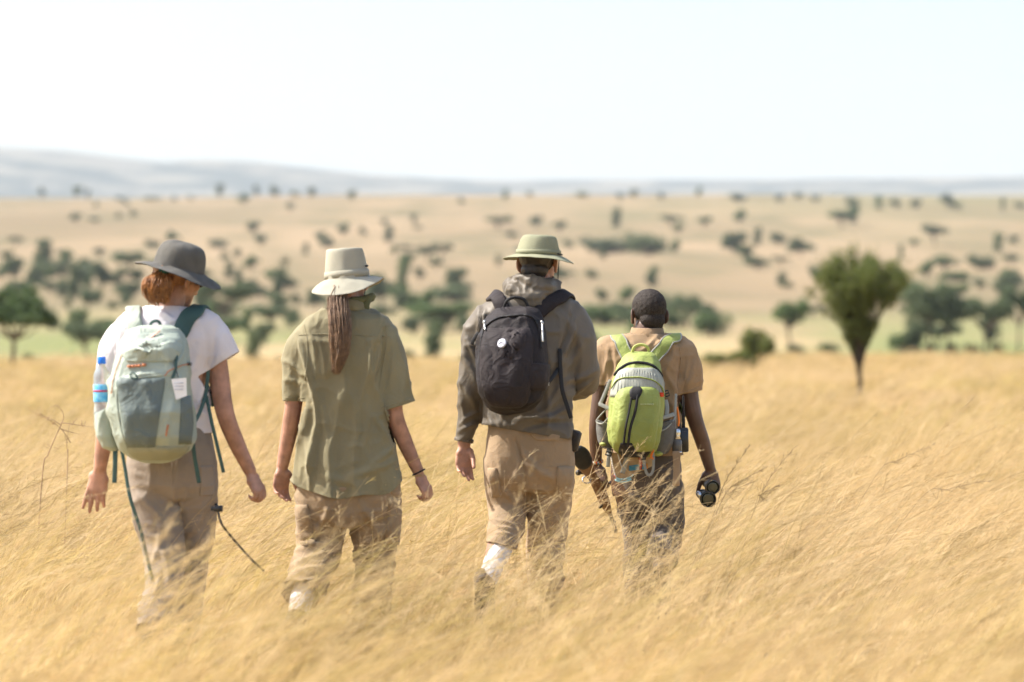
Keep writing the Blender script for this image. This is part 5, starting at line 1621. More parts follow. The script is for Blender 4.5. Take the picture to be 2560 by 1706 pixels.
    x = MB(); seam(x, sbv, [(1698, 862), (1702, 905), (1696, 950), (1690, 985)], .0025); obj('armhole_seam', x, M_SH, shirt)
    cl = MB(); th = np.linspace(0, 2 * np.pi, 33); rr = []
    for z, k in ((-.012, 1.0), (.012, .98), (.030, .97), (.027, 1.05), (.0, 1.16), (-.022, 1.28)):
        rr.append(q(1618, 834, .012) + np.stack([np.cos(th) * .071 * k, np.sin(th) * .074 * k, z + .006 * np.sin(th)], 1))
    cl.rings(rr, close=False, cap=False); co = obj('collar', cl, M_SH, shirt); so = co.modifiers.new('thickness', 'SOLIDIFY'); so.thickness = .003
    # cropped greying hair
    M_H = mat('salt_and_pepper_hair', (0.018, 0.0135, 0.0115), rough=.75, spec=.15, bump=.002, bscale=320, color2=(0.055, 0.046, 0.040), vscale=260, detail=2)
    hl = lambda *p_: hc + R @ (A(*p_) * 1.02)
    h = MB(); h.ellipsoid(hl(0, -.010, .034), A(.0795, .098, .0855) * 1.02, R); h.ellipsoid(hl(0, -.05, -.03), A(.060, .048, .044) * 1.02, R); h.ellipsoid(hl(0, -.046, -.05), A(.052, .036, .032) * 1.02, R)
    hm_ = remesh(h, .0042, 3); displace(hm_, lambda P, N: .0035 * (vnoise(P * 130, 161) - .5)); cut(hm_, hc + R @ A(0, .045, 0), R @ A(0, 1, -.1), .3)
    obj('hair', hm_, M_H, person)
    # beaded bracelet
    ax = unit(q(1490, 1105, .03) - q(1491, 1160, .06)); e1 = unit(np.cross(ax, A(0, 1, 0))); e2 = np.cross(e1, ax)
    BEADS = [mat('red_bead', (.5, .05, .03), rough=.3), mat('orange_bead', (.7, .28, .03), rough=.3), mat('white_bead', (.75, .72, .66), rough=.3), mat('blue_bead', (.06, .3, .45), rough=.3)]
    for row in range(2):
        root = None
        for mi in range(3):
            x = MB()
            for j in range(mi, 24, 3):
                a = j / 24 * 2 * math.pi
                x.ellipsoid(q(1491, 1152, .055) - ax * (.006 * row) + .029 * (math.cos(a) * e1 + math.sin(a) * e2), (.0042,) * 3, None, 7, 5)
            if root is None: root = obj('bracelet', x, BEADS[(mi + row) % 4], person)
            else: obj('beads', x, BEADS[(mi + row) % 4], root)

    # ---------------- lime backpack
    dp = d - .25; sp = F / dp
    p = lambda u, v, dy=0.0: W(u, v, dp + dy)
    pack = empty('backpack', p(1590, 1142))
    tag(pack, 'lime green backpack with grey yoke and black zips on the bare-headed man', 'backpack')
    M_LIME = mat('lime_fabric', (0.26, 0.305, 0.078), rough=.6, bump=.0012, bscale=100, vary=.07, vscale=6, spec=.35, wr=.009, wscale=12)
    M_LIME2 = mat('dull_lime_fabric', (0.42, 0.45, 0.13), rough=.6, bump=.0012, bscale=100, color2=(.38, .36, .12), vscale=9)
    M_GRY = mat('silver_grey_fabric', (0.33, 0.34, 0.29), rough=.55, bump=.001, bscale=100, vary=.06)
    M_MESH = mat('grey_mesh', (0.10, 0.095, 0.085), rough=.9, bump=.004, bscale=500, color2=(.20, .195, .18), vscale=400)
    M_GREYWEB = mat('dull_grey_webbing', (0.30, 0.30, 0.265), rough=.8, bump=.0008, bscale=400)
    M_ORG = mat('orange_cord', (0.75, 0.20, 0.03), rough=.6)
    m = MB()
    rows_ = [(882, 1574, 1634, .05), (890, 1562, 1640, .075), (920, 1542, 1652, .10), (960, 1530, 1660, .115), (1010, 1522, 1660, .125), (1060, 1518, 1656, .13), (1105, 1520, 1648, .12), (1128, 1536, 1640, .09), (1142, 1560, 1626, .05)]
    m.loft([(p((a + b_) / 2, v, .105 - t), (b_ - a) / 2 / sp, t, 2.8, 0) for v, a, b_, t in rows_], seg=44)
    me = remesh(m, .007, 5)
    nz = lambda P, N: .006 * (ridged(P, (7, 7, 7), 171) - .4) + .004 * (ridged(P, (22, 14, 8), 173) - .4)
    fl = [(1560, 960, 1550, 1090, 8, .008), (1640, 960, 1610, 1090, 8, .008), (1545, 1000, 1535, 1080, 6, .008)]
    displace(me, folds_fn(fl, nz)); pbv = bvh(me); obj('pack_body', me, M_LIME, pack)
    # grey yoke, arched
    x = MB(); patch(x, pbv, [(921, 1566, 1630), (928, 1550, 1644), (940, 1542, 1652), (955, 1536, 1658), (972, 1530, 1662), (992, 1526, 1662)], .005, nr=15, ncol=18, puff=.004); yk = obj('yoke', x, M_GRY, pack)
    x = MB()
    for i in range(15):
        u = 1552 + i * 6.4
        seam(x, pbv, [(u, 926 + abs(u - 1597) * .30), (1597 + (u - 1597) * 1.16, 974 + abs(u - 1597) * .3)], .0022, off=.008, n=4)
    obj('gather', x, M_GRY, yk)
    # front pocket with a curved top
    x = MB(); patch(x, pbv, [(968, 1568, 1628), (976, 1552, 1642), (996, 1540, 1648), (1035, 1534, 1646), (1080, 1530, 1640), (1115, 1534, 1634), (1126, 1545, 1628)], .008, nr=34, ncol=30, puff=.020, wr=.016, wf=(11, 9, 4), seed=7); fp = obj('front_pocket', x, M_LIME, pack)
    fbv = bvh(fp.data)            # local coordinates: shift rays
    o_ = ORG[pack.name]
    class Sh:
        def ray_cast(s_, c, dd):
            l, n, i, k = fbv.ray_cast(c - Vector(o_), dd)
            return (l + Vector(o_) if l is not None else None), n, i, k
        def find_nearest(s_, c):
            l, n, i, k = fbv.find_nearest(c - Vector(o_)); return l + Vector(o_), n, i, k
    fb = Sh()
    x = MB(); seam(x, pbv, [(1538, 938), (1550, 924), (1572, 911), (1600, 908), (1628, 914), (1645, 928), (1654, 942)], .007, off=.003, flat=.7); obj('zip', x, M_BLACK, pack)
    x = MB(); seam(x, pbv, [(1533, 972), (1546, 953), (1570, 946), (1600, 946), (1630, 952), (1650, 968), (1656, 990)], .0035, off=.010); obj('piping', x, M_LIME, pack)
    x = MB(); patch(x, fb, [(968, 1584, 1600), (976, 1575, 1606), (988, 1574, 1602), (1000, 1579, 1594)], .003, nr=10, ncol=8, puff=.003); obj('zip_hood', x, M_BLACK, fp)
    x = MB(); seam(x, fb, [(1578, 996), (1572, 1030), (1564, 1070), (1559, 1115)], .005, off=.002); obj('zip', x, M_BLACK, fp)
    x = MB(); seam(x, fb, [(1594, 990), (1588, 1030), (1576, 1070), (1570, 1115)], .006, off=.002); obj('zip', x, M_BLACK, fp)
    x = MB(); patch(x, fb, [(1108, 1552, 1580), (1120, 1548, 1586), (1128, 1546, 1590)], .004, nr=6, ncol=8); obj('zip_garage', x, M_BLACK, fp)
    x = MB(); patch(x, pbv, [(1122, 1546, 1628), (1130, 1548, 1624), (1141, 1560, 1616)], .006, nr=6, ncol=10); obj('base_panel', x, M_BLACK, pack)
    x = MB()
    for u0, w_ in ((1601, 4), (1606, 3), (1611, 4), (1617, 3), (1621, 4), (1626, 3), (1630, 4)):
        patch(x, fb, [(1009.5, u0, u0 + w_), (1013, u0, u0 + w_)], .0045, nr=3, ncol=3)
    obj('lettering', x, mat('white_print', (.42, .46, .22)), fp)
    x = MB(); patch(x, pbv, [(982, 1647, 1654), (992, 1647, 1654)], .012, nr=3, ncol=3); obj('tab', x, mat('red_tab', (.6, .06, .02)), pack)
    # side pockets in mesh
    x = MB(); x.loft([(p(1655, 1050, .06), 34 / sp, .06, 2.3, .2), (p(1656, 1075, .06), 32 / sp, .062, 2.3, .2), (p(1654, 1110, .06), 29 / sp, .06, 2.3, .2), (p(1648, 1135, .06), 20 / sp, .045, 2.3, .2)])
    me = remesh(x, .006, 4); cut(me, p(1655, 1056, .06), unit(A(-.25, 0, 1)), .1); keep_largest(me); po = obj('side_pocket', me, M_MESH, pack); so = po.modifiers.new('t', 'SOLIDIFY'); so.thickness = .003
    x = MB(); x.tube([p(1634, 1062, -.01), p(1648, 1078, -.02), p(1670, 1068, .0), p(1688, 1044, .04)], .004, seg=6); obj('pocket_binding', x, M_GREYWEB, po)
    x = MB(); x.ellipsoid(p(1644, 1134, .03), (.026, .034, .014)); obj('pocket_base', x, M_LIME, po)
    x = MB(); x.loft([(p(1510, 1050, .06), 20 / sp, .06, 2.3, 0), (p(1510, 1075, .06), 20 / sp, .062, 2.3, 0), (p(1513, 1105, .06), 19 / sp, .06, 2.3, 0), (p(1520, 1122, .06), 13 / sp, .045, 2.3, 0)])
    me = remesh(x, .006, 4); cut(me, p(1510, 1056, .06), unit(A(.45, 0, 1)), .1); keep_largest(me); po = obj('side_pocket', me, M_MESH, pack); so = po.modifiers.new('t', 'SOLIDIFY'); so.thickness = .003
    x = MB(); x.tube([p(1520, 1020, .0), p(1502, 1038, .0), p(1491, 1054, .02), p(1505, 1060, -.01), p(1520, 1046, -.02)], .0035, seg=6); obj('pocket_binding', x, M_GREYWEB, po)
    x = MB(); x.ellipsoid(p(1508, 1110, .03), (.018, .034, .012)); obj('pocket_base', x, M_LIME, po)
    # straps
    shoulder_strap(pack, sbv, [q(1634, 900, -.12), q(1660, 868, -.10), q(1686, 856, -.03), q(1690, 880, .07), q(1680, 940, .12), q(1682, 1000, .11), q(1695, 1040, .03)], .058, .014, M_LIME, edge=M_GREYWEB)
    shoulder_strap(pack, sbv, [q(1572, 898, -.12), q(1556, 866, -.10), q(1544, 852, -.03), q(1538, 880, .07), q(1546, 940, .12), q(1542, 1000, .11), q(1525, 1040, .03)], .058, .014, M_LIME, edge=M_GREYWEB)
    x = MB(); x.tube([p(1580, 884, .05), p(1586, 868, .04), p(1602, 862, .04), p(1618, 868, .04), p(1624, 884, .05)], .007, seg=7, flat=.6); obj('haul_loop', x, M_LIME2, pack)
    x = MB(); x.ribbon([p(1526, 950, .0), p(1516, 975, .0), p(1503, 1005, .0), p(1498, 1012, .0)], .016, .004, A(-.3, -1, 0)); x.ribbon([p(1498, 1010, .0), p(1510, 1016, -.01), p(1524, 1022, -.02)], .018, .004, A(-.3, -1, .3)); obj('compression_strap', x, M_GREYWEB, pack)
    buckle(pack, p(1518, 964, .01), .018, .03, rotz=-.4)
    x = MB(); x.ribbon([p(1664, 1000, .04), p(1668, 1020, .02), p(1666, 1040, .0)], .02, .004, A(.3, -1, 0)); x.ribbon([p(1690, 985, .08), p(1688, 1030, .06), p(1686, 1080, .05)], .012, .004, A(.3, -1, 0)); x.ribbon([p(1645, 1045, -.02), p(1660, 1044, -.02), p(1685, 1036, .03)], .018, .004, A(.2, -1, .2)); obj('compression_strap', x, M_GREYWEB, pack)
    buckle(pack, p(1667, 984, .02), .02, .03, rotz=.3)
    x = MB(); x.ribbon([p(1524, 1118, .03), p(1522, 1140, .0), p(1520, 1168, .0)], .018, .004, A(0, -1, 0)); obj('hip_belt_end', x, M_GREYWEB, pack); buckle(pack, p(1523, 1131, -.01), .028, .036, rotz=-.3)
    x = MB(); x.ribbon([p(1608, 1136, -.03), p(1611, 1160, -.04), p(1616, 1182, -.04), p(1624, 1188, -.04), p(1632, 1178, -.035), p(1634, 1150, -.03), p(1632, 1128, -.02)], .013, .004, A(0, -1, 0)); obj('hip_belt_end', x, M_GREYWEB, pack); buckle(pack, p(1608, 1142, -.04), .024, .03)
    x = MB(); x.tube([p(1632, 1112, -.07), p(1628, 1125, -.07), p(1631, 1135, -.065), p(1626, 1146, -.06)], .0035, seg=6); x.tube([p(1628, 1118, -.07), p(1634, 1128, -.07), p(1627, 1138, -.065), p(1633, 1148, -.06)], .003, seg=6); obj('zip_cord', x, M_ORG, pack)
    x = MB(); x.tube([p(1653, 985, -.01), p(1656, 1005, -.01), p(1653, 1030, -.02)], .003, seg=6); x.tube([p(1693, 1020, .07), p(1697, 1050, .06), p(1696, 1064, .06)], .005, seg=6); obj('cord', x, M_ORG, pack)

    # ---------------- beaded pouch hanging below the pack
    M_HIDE = mat('tan_cloth', (0.46, 0.33, 0.19), rough=.9, bump=.002, bscale=150, color2=(.36, .24, .13), vscale=40)
    pouch = empty('beaded_pouch', p(1560, 1205, .06))
    tag(pouch, 'tan pouch edged with coloured beads hanging below the lime backpack', 'pouch')
    def sheet(uvs, dz, name, mt, par):
        mm = MB(); n = len(uvs)
        v = A(*[p(u, v_, dz) for u, v_ in uvs], *[p(u, v_, dz + .012) for u, v_ in uvs])
        f = [tuple(range(n)), tuple(range(2 * n - 1, n - 1, -1))] + [(i, i + n, (i + 1) % n + n, (i + 1) % n) for i in range(n)]
        mm.add(v, f); return obj(name, mm, mt, par, smooth=False)
    sheet([(1526, 1130), (1560, 1136), (1590, 1140), (1632, 1138), (1630, 1166), (1610, 1176), (1584, 1182), (1582, 1196), (1560, 1206), (1540, 1200), (1536, 1180)], .045, 'pouch_body', M_HIDE, pouch)
    def beads(pts, mt, name, n, r=.0042):
        x = MB()
        for c in np.array(catmull([A(u, v_, 0) for u, v_ in pts], max(2, n // max(1, len(pts) - 1)))):
            x.ellipsoid(p(c[0], c[1], .042), (r, r * .8, r), None, 6, 4)
        obj(name, x, mt, pouch)
    M_SKY = mat('pale_blue_bead', (.35, .60, .66), rough=.3)
    beads([(1527, 1136), (1531, 1160), (1537, 1186), (1541, 1198)], BEADS[2], 'bead_trim', 18)
    beads([(1540, 1201), (1552, 1205), (1563, 1205), (1576, 1199)], M_SKY, 'bead_trim', 14, .006)
    beads([(1541, 1196), (1554, 1199), (1570, 1196), (1582, 1188)], M_SKY, 'bead_trim', 14, .005)
    beads([(1545, 1137), (1550, 1155), (1556, 1172)], BEADS[2], 'bead_line', 12, .0035)
    beads([(1537, 1190), (1540, 1196)], BEADS[0], 'bead_line', 3)
    for i, (mt, u0, u1) in enumerate(((BEADS[3], 1574, 1598), (BEADS[0], 1598, 1604), (BEADS[3], 1604, 1614), (BEADS[1], 1614, 1618))):
        for r_ in range(4):
            beads([(u0, 1166 + r_ * 3.4 - (u0 - 1574) * .12), ((u0 + u1) / 2, 1166 + r_ * 3.4 - ((u0 + u1) / 2 - 1574) * .12), (u1, 1166 + r_ * 3.4 - (u1 - 1574) * .12)], mt, 'bead_band', max(4, int((u1 - u0) / 2.6)), .0034)
    beads([(1600, 1147), (1601, 1155), (1603, 1165)], BEADS[0], 'bead_band', 6, .008)
    x = MB(); x.ribbon([p(1568, 1140, .035), p(1563, 1160, .03), p(1556, 1184, .03)], .022, .004, A(0, -1, 0)); obj('strap', x, M_GREYWEB, pouch)

    # ---------------- radio and steel flask at the belt
    rd = empty('handheld_radio', p(1705, 1131, .10))
    tag(rd, 'black handheld radio with a straight antenna at the belt', 'radio')
    x = MB(); x.box(p(1706, 1100, .10), (.028, .018, .057), rot3(0, 0, -.02), .3); obj('radio_body', x, M_DARKPL, rd)
    x = MB(); x.box(p(1708, 1100, .079), (.02, .004, .04)); obj('belt_clip', x, M_DARKPL, rd)
    x = MB(); x.tube([p(1709, 1072, .10), p(1709, 1040, .10), p(1708, 992, .10)], [.0085, .0065, .0055], seg=8); obj('antenna', x, M_BLACK, rd)
    x = MB(); x.tube([p(1698, 1070, .10), p(1698, 1062, .10)], .008, seg=8, smooth=False); obj('knob', x, M_DARKPL, rd)
    fk = empty('flask', p(1692, 1132, .05))
    tag(fk, 'small flask with a shiny steel neck beside the radio', 'flask')
    th = np.linspace(0, 2 * np.pi, 18, endpoint=False)
    lathe = lambda vr: MB().rings([p(1693, v, .05) + r * np.stack([np.cos(th), np.sin(th), 0 * th], 1) for v, r in vr])
    obj('flask_body', lathe([(1098, .018), (1104, .023), (1128, .023), (1131, .02)]), mat('smoked_plastic', (.10, .095, .09), rough=.25, spec=.5), fk)
    obj('neck', lathe([(1072, .010), (1076, .015), (1084, .016), (1090, .013), (1098, .018)]), M_STEEL, fk)
    obj('base_ring', lathe([(1129, .0235), (1133, .0235)]), M_STEEL, fk)
    x = MB(); x.ribbon([p(1690, 1128, .02), p(1692, 1170, .02), p(1690, 1215, .02)], .034, .004, A(.1, -1, 0)); obj('flask_strap', x, mat('worn_tan_leather', (.36, .25, .15)), fk)

    # ---------------- binoculars in the right hand, front lenses towards us
    M_GUNM = mat('dark_ring_metal', (.12, .115, .10), rough=.3, metal=.8)
    bn = empty('binoculars', q(1772, 1262, -.02))
    tag(bn, 'black binoculars hanging from the right hand of the bare-headed man', 'binoculars')
    M_BN = mat('olive_black_rubber', (0.03, 0.028, 0.022), rough=.5, bump=.0008, bscale=300)
    M_LENS = mat('lens_glass', (0.05, 0.055, 0.035), rough=.05, spec=.8)
    for (u, v, r) in ((1782, 1219, .034), (1771, 1249, .038)):
        c0 = q(u, v, -.07); dr = unit(A(-.12, 1, .10))
        e1 = unit(np.cross(dr, A(0, 0, 1))); e2 = np.cross(e1, dr)
        rg = lambda t, rr: c0 + dr * t + rr * (np.outer(np.cos(th), e1) + np.outer(np.sin(th), e2))
        x = MB(); x.rings([rg(.006, r * .84), rg(0, r * .86), rg(-.001, r), rg(.012, r * 1.02), rg(.02, r * .93), rg(.075, r * .82), rg(.10, r * .66), rg(.13, r * .62), rg(.135, r * .7), rg(.15, r * .7)]); t_ = obj('barrel', x, M_BN, bn)
        x = MB(); x.rings([rg(.003, r * .85), rg(.001, r * .6), rg(.0, r * .2)]); obj('lens', x, M_LENS, t_)
        x = MB(); x.tube([c0 + dr * -.002 + r * .93 * (math.cos(a) * e1 + math.sin(a) * e2) for a in np.linspace(0, 6.29, 25)], .0022, seg=5, smooth=False); obj('lens_ring', x, M_GUNM, t_)
    x = MB(); x.tube([q(1782, 1219, -.02), q(1771, 1248, -.02)], .012, seg=10); x.tube([q(1776, 1233, -.04), q(1776, 1234, .03)], .009, seg=10); obj('bridge', x, M_BN, bn)
    x = MB(); x.tube([q(1750, 1238, -.05), q(1758, 1244, -.05)], [.014, .012], seg=10); x.tube([q(1748, 1236, -.05), q(1752, 1240, -.05)], .016, seg=10); obj('focus_knob', x, M_STEEL, bn)

    # ---------------- rifle carried low in the left hand
    rf = empty('rifle', q(1490, 1240, .05))
    tag(rf, 'rifle with dark butt and worn wooden stock held low in the left hand', 'rifle')
    M_WOOD = mat('worn_walnut', (0.22, 0.125, 0.06), rough=.55, bump=.001, bscale=60, color2=(.12, .065, .035), vscale=14)
    M_GUN = mat('blued_steel', (0.045, 0.042, 0.04), rough=.35, metal=.7)
    butt, mid, fore, muz = q(1450, 1138, -.20), q(1484, 1196, -.04), q(1512, 1256, .16), q(1540, 1330, .48)
    up = unit(A(.75, .1, .35))
    x = MB(); x.tube([q(1452, 1142, -.19), q(1464, 1164, -.13), q(1477, 1186, -.06), mid, q(1500, 1228, .06), fore, q(1522, 1280, .24)], [.042, .038, .024, .024, .027, .026, .016], seg=14, flat=.55); st = obj('stock', x, M_WOOD, rf)
    x = MB(); x.tube([q(1447, 1132, -.215), q(1452, 1141, -.19), q(1460, 1156, -.155)], [.040, .045, .042], seg=16, flat=.62); obj('butt_pad', x, mat('black_rubber', (.02, .02, .02), rough=.7), st)
    x = MB(); x.tube([q(1488, 1190, -.03), q(1500, 1216, .05), q(1508, 1236, .10)], [.014, .016, .013], seg=12); rc = obj('receiver', x, M_GUN, rf)
    x = MB(); x.tube([q(1508, 1236, .10), q(1524, 1282, .26), muz], [.0125, .0105, .009], seg=10); obj('barrel', x, M_GUN, rf)
    x = MB(); c = q(1467, 1200, -.06); x.tube([c + A(.020 * math.cos(a), .01 * math.sin(a), .016 * math.sin(a)) for a in np.linspace(0, 6.29, 17)], .0035, seg=6, smooth=False); obj('trigger_guard', x, M_STEEL, rc)
    x = MB(); x.tube([q(1480, 1192, -.05), q(1462, 1184, -.07), q(1448, 1182, -.08)], [.007, .006, .007], seg=8); x.ellipsoid(q(1446, 1182, -.08), (.014,) * 3, None, 12, 8); obj('bolt_handle', x, M_GUN, rc)
    x = MB(); x.tube([q(1534, 1313, .42), q(1532, 1310, .42) + A(.012, 0, .012)], .004, seg=6); obj('front_sight', x, M_GUN, rf)
    x = MB(); x.tube([q(1506, 1262, .15), q(1500, 1268, .15)], .008, seg=8); obj('sling_swivel', x, M_GUN, rf)
person_four()

# ------------------------------------------------------------------ grass
def grass_material():
    m = bpy.data.materials.new('dry_grass'); m.use_nodes = True
    nt = m.node_tree; L = nt.links
    b = nt.nodes['Principled BSDF']; b.inputs['Roughness'].default_value = 0.55
    b.inputs['Specular IOR Level'].default_value = 0.35
    at = nt.nodes.new('ShaderNodeAttribute'); at.attribute_name = 'tint'
    oi = nt.nodes.new('ShaderNodeObjectInfo')
    x = nt.nodes.new('ShaderNodeMix'); x.data_type = 'RGBA'
    x.inputs[6].default_value = (0.71, 0.565, 0.34, 1); x.inputs[7].default_value = (0.415, 0.318, 0.165, 1)
    L.new(at.outputs['Fac'], x.inputs[0])
    y = nt.nodes.new('ShaderNodeMix'); y.data_type = 'RGBA'; y.blend_type = 'MULTIPLY'
    r = nt.nodes.new('ShaderNodeValToRGB')
    r.color_ramp.elements[0].color = (0.86, 0.80, 0.66, 1); r.color_ramp.elements[1].color = (1.0, 1.0, 1.0, 1)
    e = r.color_ramp.elements.new(0.15); e.color = (0.90, 0.92, 0.62, 1)
    e = r.color_ramp.elements.new(0.4); e.color = (1.0, 0.96, 0.92, 1)
    L.new(oi.outputs['Random'], r.inputs[0])
    y.inputs[0].default_value = 1
    L.new(x.outputs[2], y.inputs[6]); L.new(r.outputs[0], y.inputs[7])
    # drifts of browner and greener growth across the field
    nz = nt.nodes.new('ShaderNodeTexNoise'); nz.inputs['Scale'].default_value = 0.8; nz.inputs['Detail'].default_value = 4
    gm = nt.nodes.new('ShaderNodeNewGeometry')
    L.new(gm.outputs['Position'], nz.inputs['Vector'])
    dr = nt.nodes.new('ShaderNodeValToRGB')
    dr.color_ramp.elements[0].position = .34; dr.color_ramp.elements[0].color = (0.60, 0.57, 0.39, 1)
    dr.color_ramp.elements[1].position = .66; dr.color_ramp.elements[1].color = (1.0, 0.95, 0.86, 1)
    e = dr.color_ramp.elements.new(.46); e.color = (1, 1, 1, 1)
    L.new(nz.outputs['Fac'], dr.inputs[0])
    z = nt.nodes.new('ShaderNodeMix'); z.data_type = 'RGBA'; z.blend_type = 'MULTIPLY'; z.inputs[0].default_value = 1
    L.new(y.outputs[2], z.inputs[6]); L.new(dr.outputs[0], z.inputs[7]); y = z
    L.new(y.outputs[2], b.inputs['Base Color'])
    tr = nt.nodes.new('ShaderNodeBsdfTranslucent'); L.new(y.outputs[2], tr.inputs[0])
    ms = nt.nodes.new('ShaderNodeMixShader'); ms.inputs[0].default_value = 0.48
    L.new(b.outputs[0], ms.inputs[1]); L.new(tr.outputs[0], ms.inputs[2])
    L.new(ms.outputs[0], nt.nodes['Material Output'].inputs[0])
    return m
M_GRASS = grass_material()

class Blades:
    def __init__(self): self.v, self.f, self.t, self.n = [], [], [], 0
    def strip(self, P, w, tint, rng):
        """P (k,3) centre line, w (k,) widths: flat ribbon with random facing"""
        k = len(P)
        T = np.gradient(P, axis=0)
        a = rng.normal(size=3); a[2] *= .3
        S = np.cross(T, a); S /= np.linalg.norm(S, axis=1)[:, None] + 1e-9
        self.v += [P - S * w[:, None] / 2, P + S * w[:, None] / 2]
        for i in range(k - 1):
            self.f.append((self.n + i, self.n + i + 1, self.n + k + i + 1, self.n + k + i))
        self.t.append(np.full(2 * k, tint)); self.n += 2 * k
    def tri(self, a, b, c, tint):
        self.v.append(A(a, b, c)); self.f.append((self.n, self.n + 1, self.n + 2))
        self.t.append(np.full(3, tint)); self.n += 3
    def mesh(self, name):
        me = mesh_from(np.concatenate(self.v), self.f, True)
        me.name = name
        at = me.attributes.new('tint', 'FLOAT', 'POINT')
        at.data.foreach_set('value', np.concatenate(self.t).astype(np.float32))
        me.materials.append(M_GRASS)
        return me

def stem_curve(rng, base, H, lean, az, k):
    t = np.linspace(0, 1, k)
    x = lean * H * t ** 1.9
    z = H * (t - 0.22 * lean * t ** 3)
    c = A(math.cos(az), math.sin(az), 0)
    return base + np.outer(x, c) + np.outer(z, A(0, 0, 1))

def grass_clump(seed, rad, n_stem, n_leaf, hmin, hmax, wide=1.0, heads=0.7, dark=0.0):
    rng = np.random.default_rng(seed)
    B = Blades()
    for i in range(n_leaf):
        r = rad * math.sqrt(rng.uniform()); a = rng.uniform(0, 6.28)
        base = A(r * math.cos(a), r * math.sin(a), -0.02)
        H = rng.uniform(.10, .32) * (hmax / .8)
        P = stem_curve(rng, base, H, rng.uniform(.2, 1.1), rng.normal(0, .9), 4)
        B.strip(P, A(.0045, .004, .003, .0008) * wide * rng.uniform(.7, 1.2), min(1, max(0, rng.normal(.5, .3))), rng)
    for i in range(n_stem):
        r = rad * math.sqrt(rng.uniform()); a = rng.uniform(0, 6.28)
        base = A(r * math.cos(a), r * math.sin(a), -0.02)
        H = hmin + (hmax - hmin) * rng.uniform() ** 2.5
        lean = rng.uniform(.3, 1.1)
        P = stem_curve(rng, base, H, lean, rng.normal(0, .5), 7)
        tint = min(1.3, max(0, rng.normal(.3 + dark, .32)))
        B.strip(P, np.linspace(.0028, .0012, 7) * wide, tint, rng)
        if rng.uniform() < heads:
            ht = min(1.5, max(0, tint + dark + rng.normal(.05, .2)))
            T = unit(P[-1] - P[-2])
            L0 = rng.uniform(.14, .24) * H / .7
            k = int((40 if dark else 22) / wide ** .5)
            sv = rng.uniform(0, 1, k)
            qv = np.clip(1 - (1 - sv) * L0 * .85 / H, 0, 1)
            tt = np.linspace(0, 1, 7)
            p = np.stack([np.interp(qv, tt, P[:, c]) for c in range(3)], 1)
            dv = T + rng.normal(size=(k, 3)) * rng.uniform(.25, .6) + A(.15, 0, -.05)
            dv /= np.linalg.norm(dv, axis=1)[:, None]
            l = (rng.uniform(.02, .06, k) * (1.15 - .6 * sv))[:, None]
            sd = np.cross(dv, rng.normal(size=(k, 3))); sd /= np.linalg.norm(sd, axis=1)[:, None] + 1e-9
            e = p + dv * l
            w1 = .0008 * wide
            tri = np.stack([p - sd * w1, p + sd * w1, e], 1)
            tri2 = np.stack([e - dv * .006 * wide, e + sd * .0018 * wide, e + dv * .006 * wide], 1)
            v = np.concatenate([tri, tri2]).reshape(-1, 3)
            B.v.append(v); n0 = B.n
            B.f += [(n0 + 3 * q, n0 + 3 * q + 1, n0 + 3 * q + 2) for q in range(2 * k)]
            B.t.append(np.concatenate([np.full(3 * k, ht), np.full(3 * k, min(1, ht + .12))])); B.n += 6 * k
    return B

GRASSC = bpy.data.collections.new('grass_tufts')      # source tufts, not linked to the scene
def tuft(name, B):
    o = bpy.data.objects.new(name, B.mesh(name)); GRASSC.objects.link(o); return o
N_NEAR, N_FAR = 5, 3
for i in range(N_NEAR):
    tuft('a_tuft_%02d' % i, grass_clump(100 + i, .85, 400, 430, .20, .80 + .03 * (i % 3), 1.0, .8))
for i in range(N_FAR):
    tuft('b_tuft_%02d' % i, grass_clump(300 + i, 1.7, 420, 480, .20, .52, 3.2, .6))

for i in range(3):
    tuft('c_tuft_%02d' % i, grass_clump(500 + i, .9, 42, 0, .52, .88, 1.0, 1.0, .35))

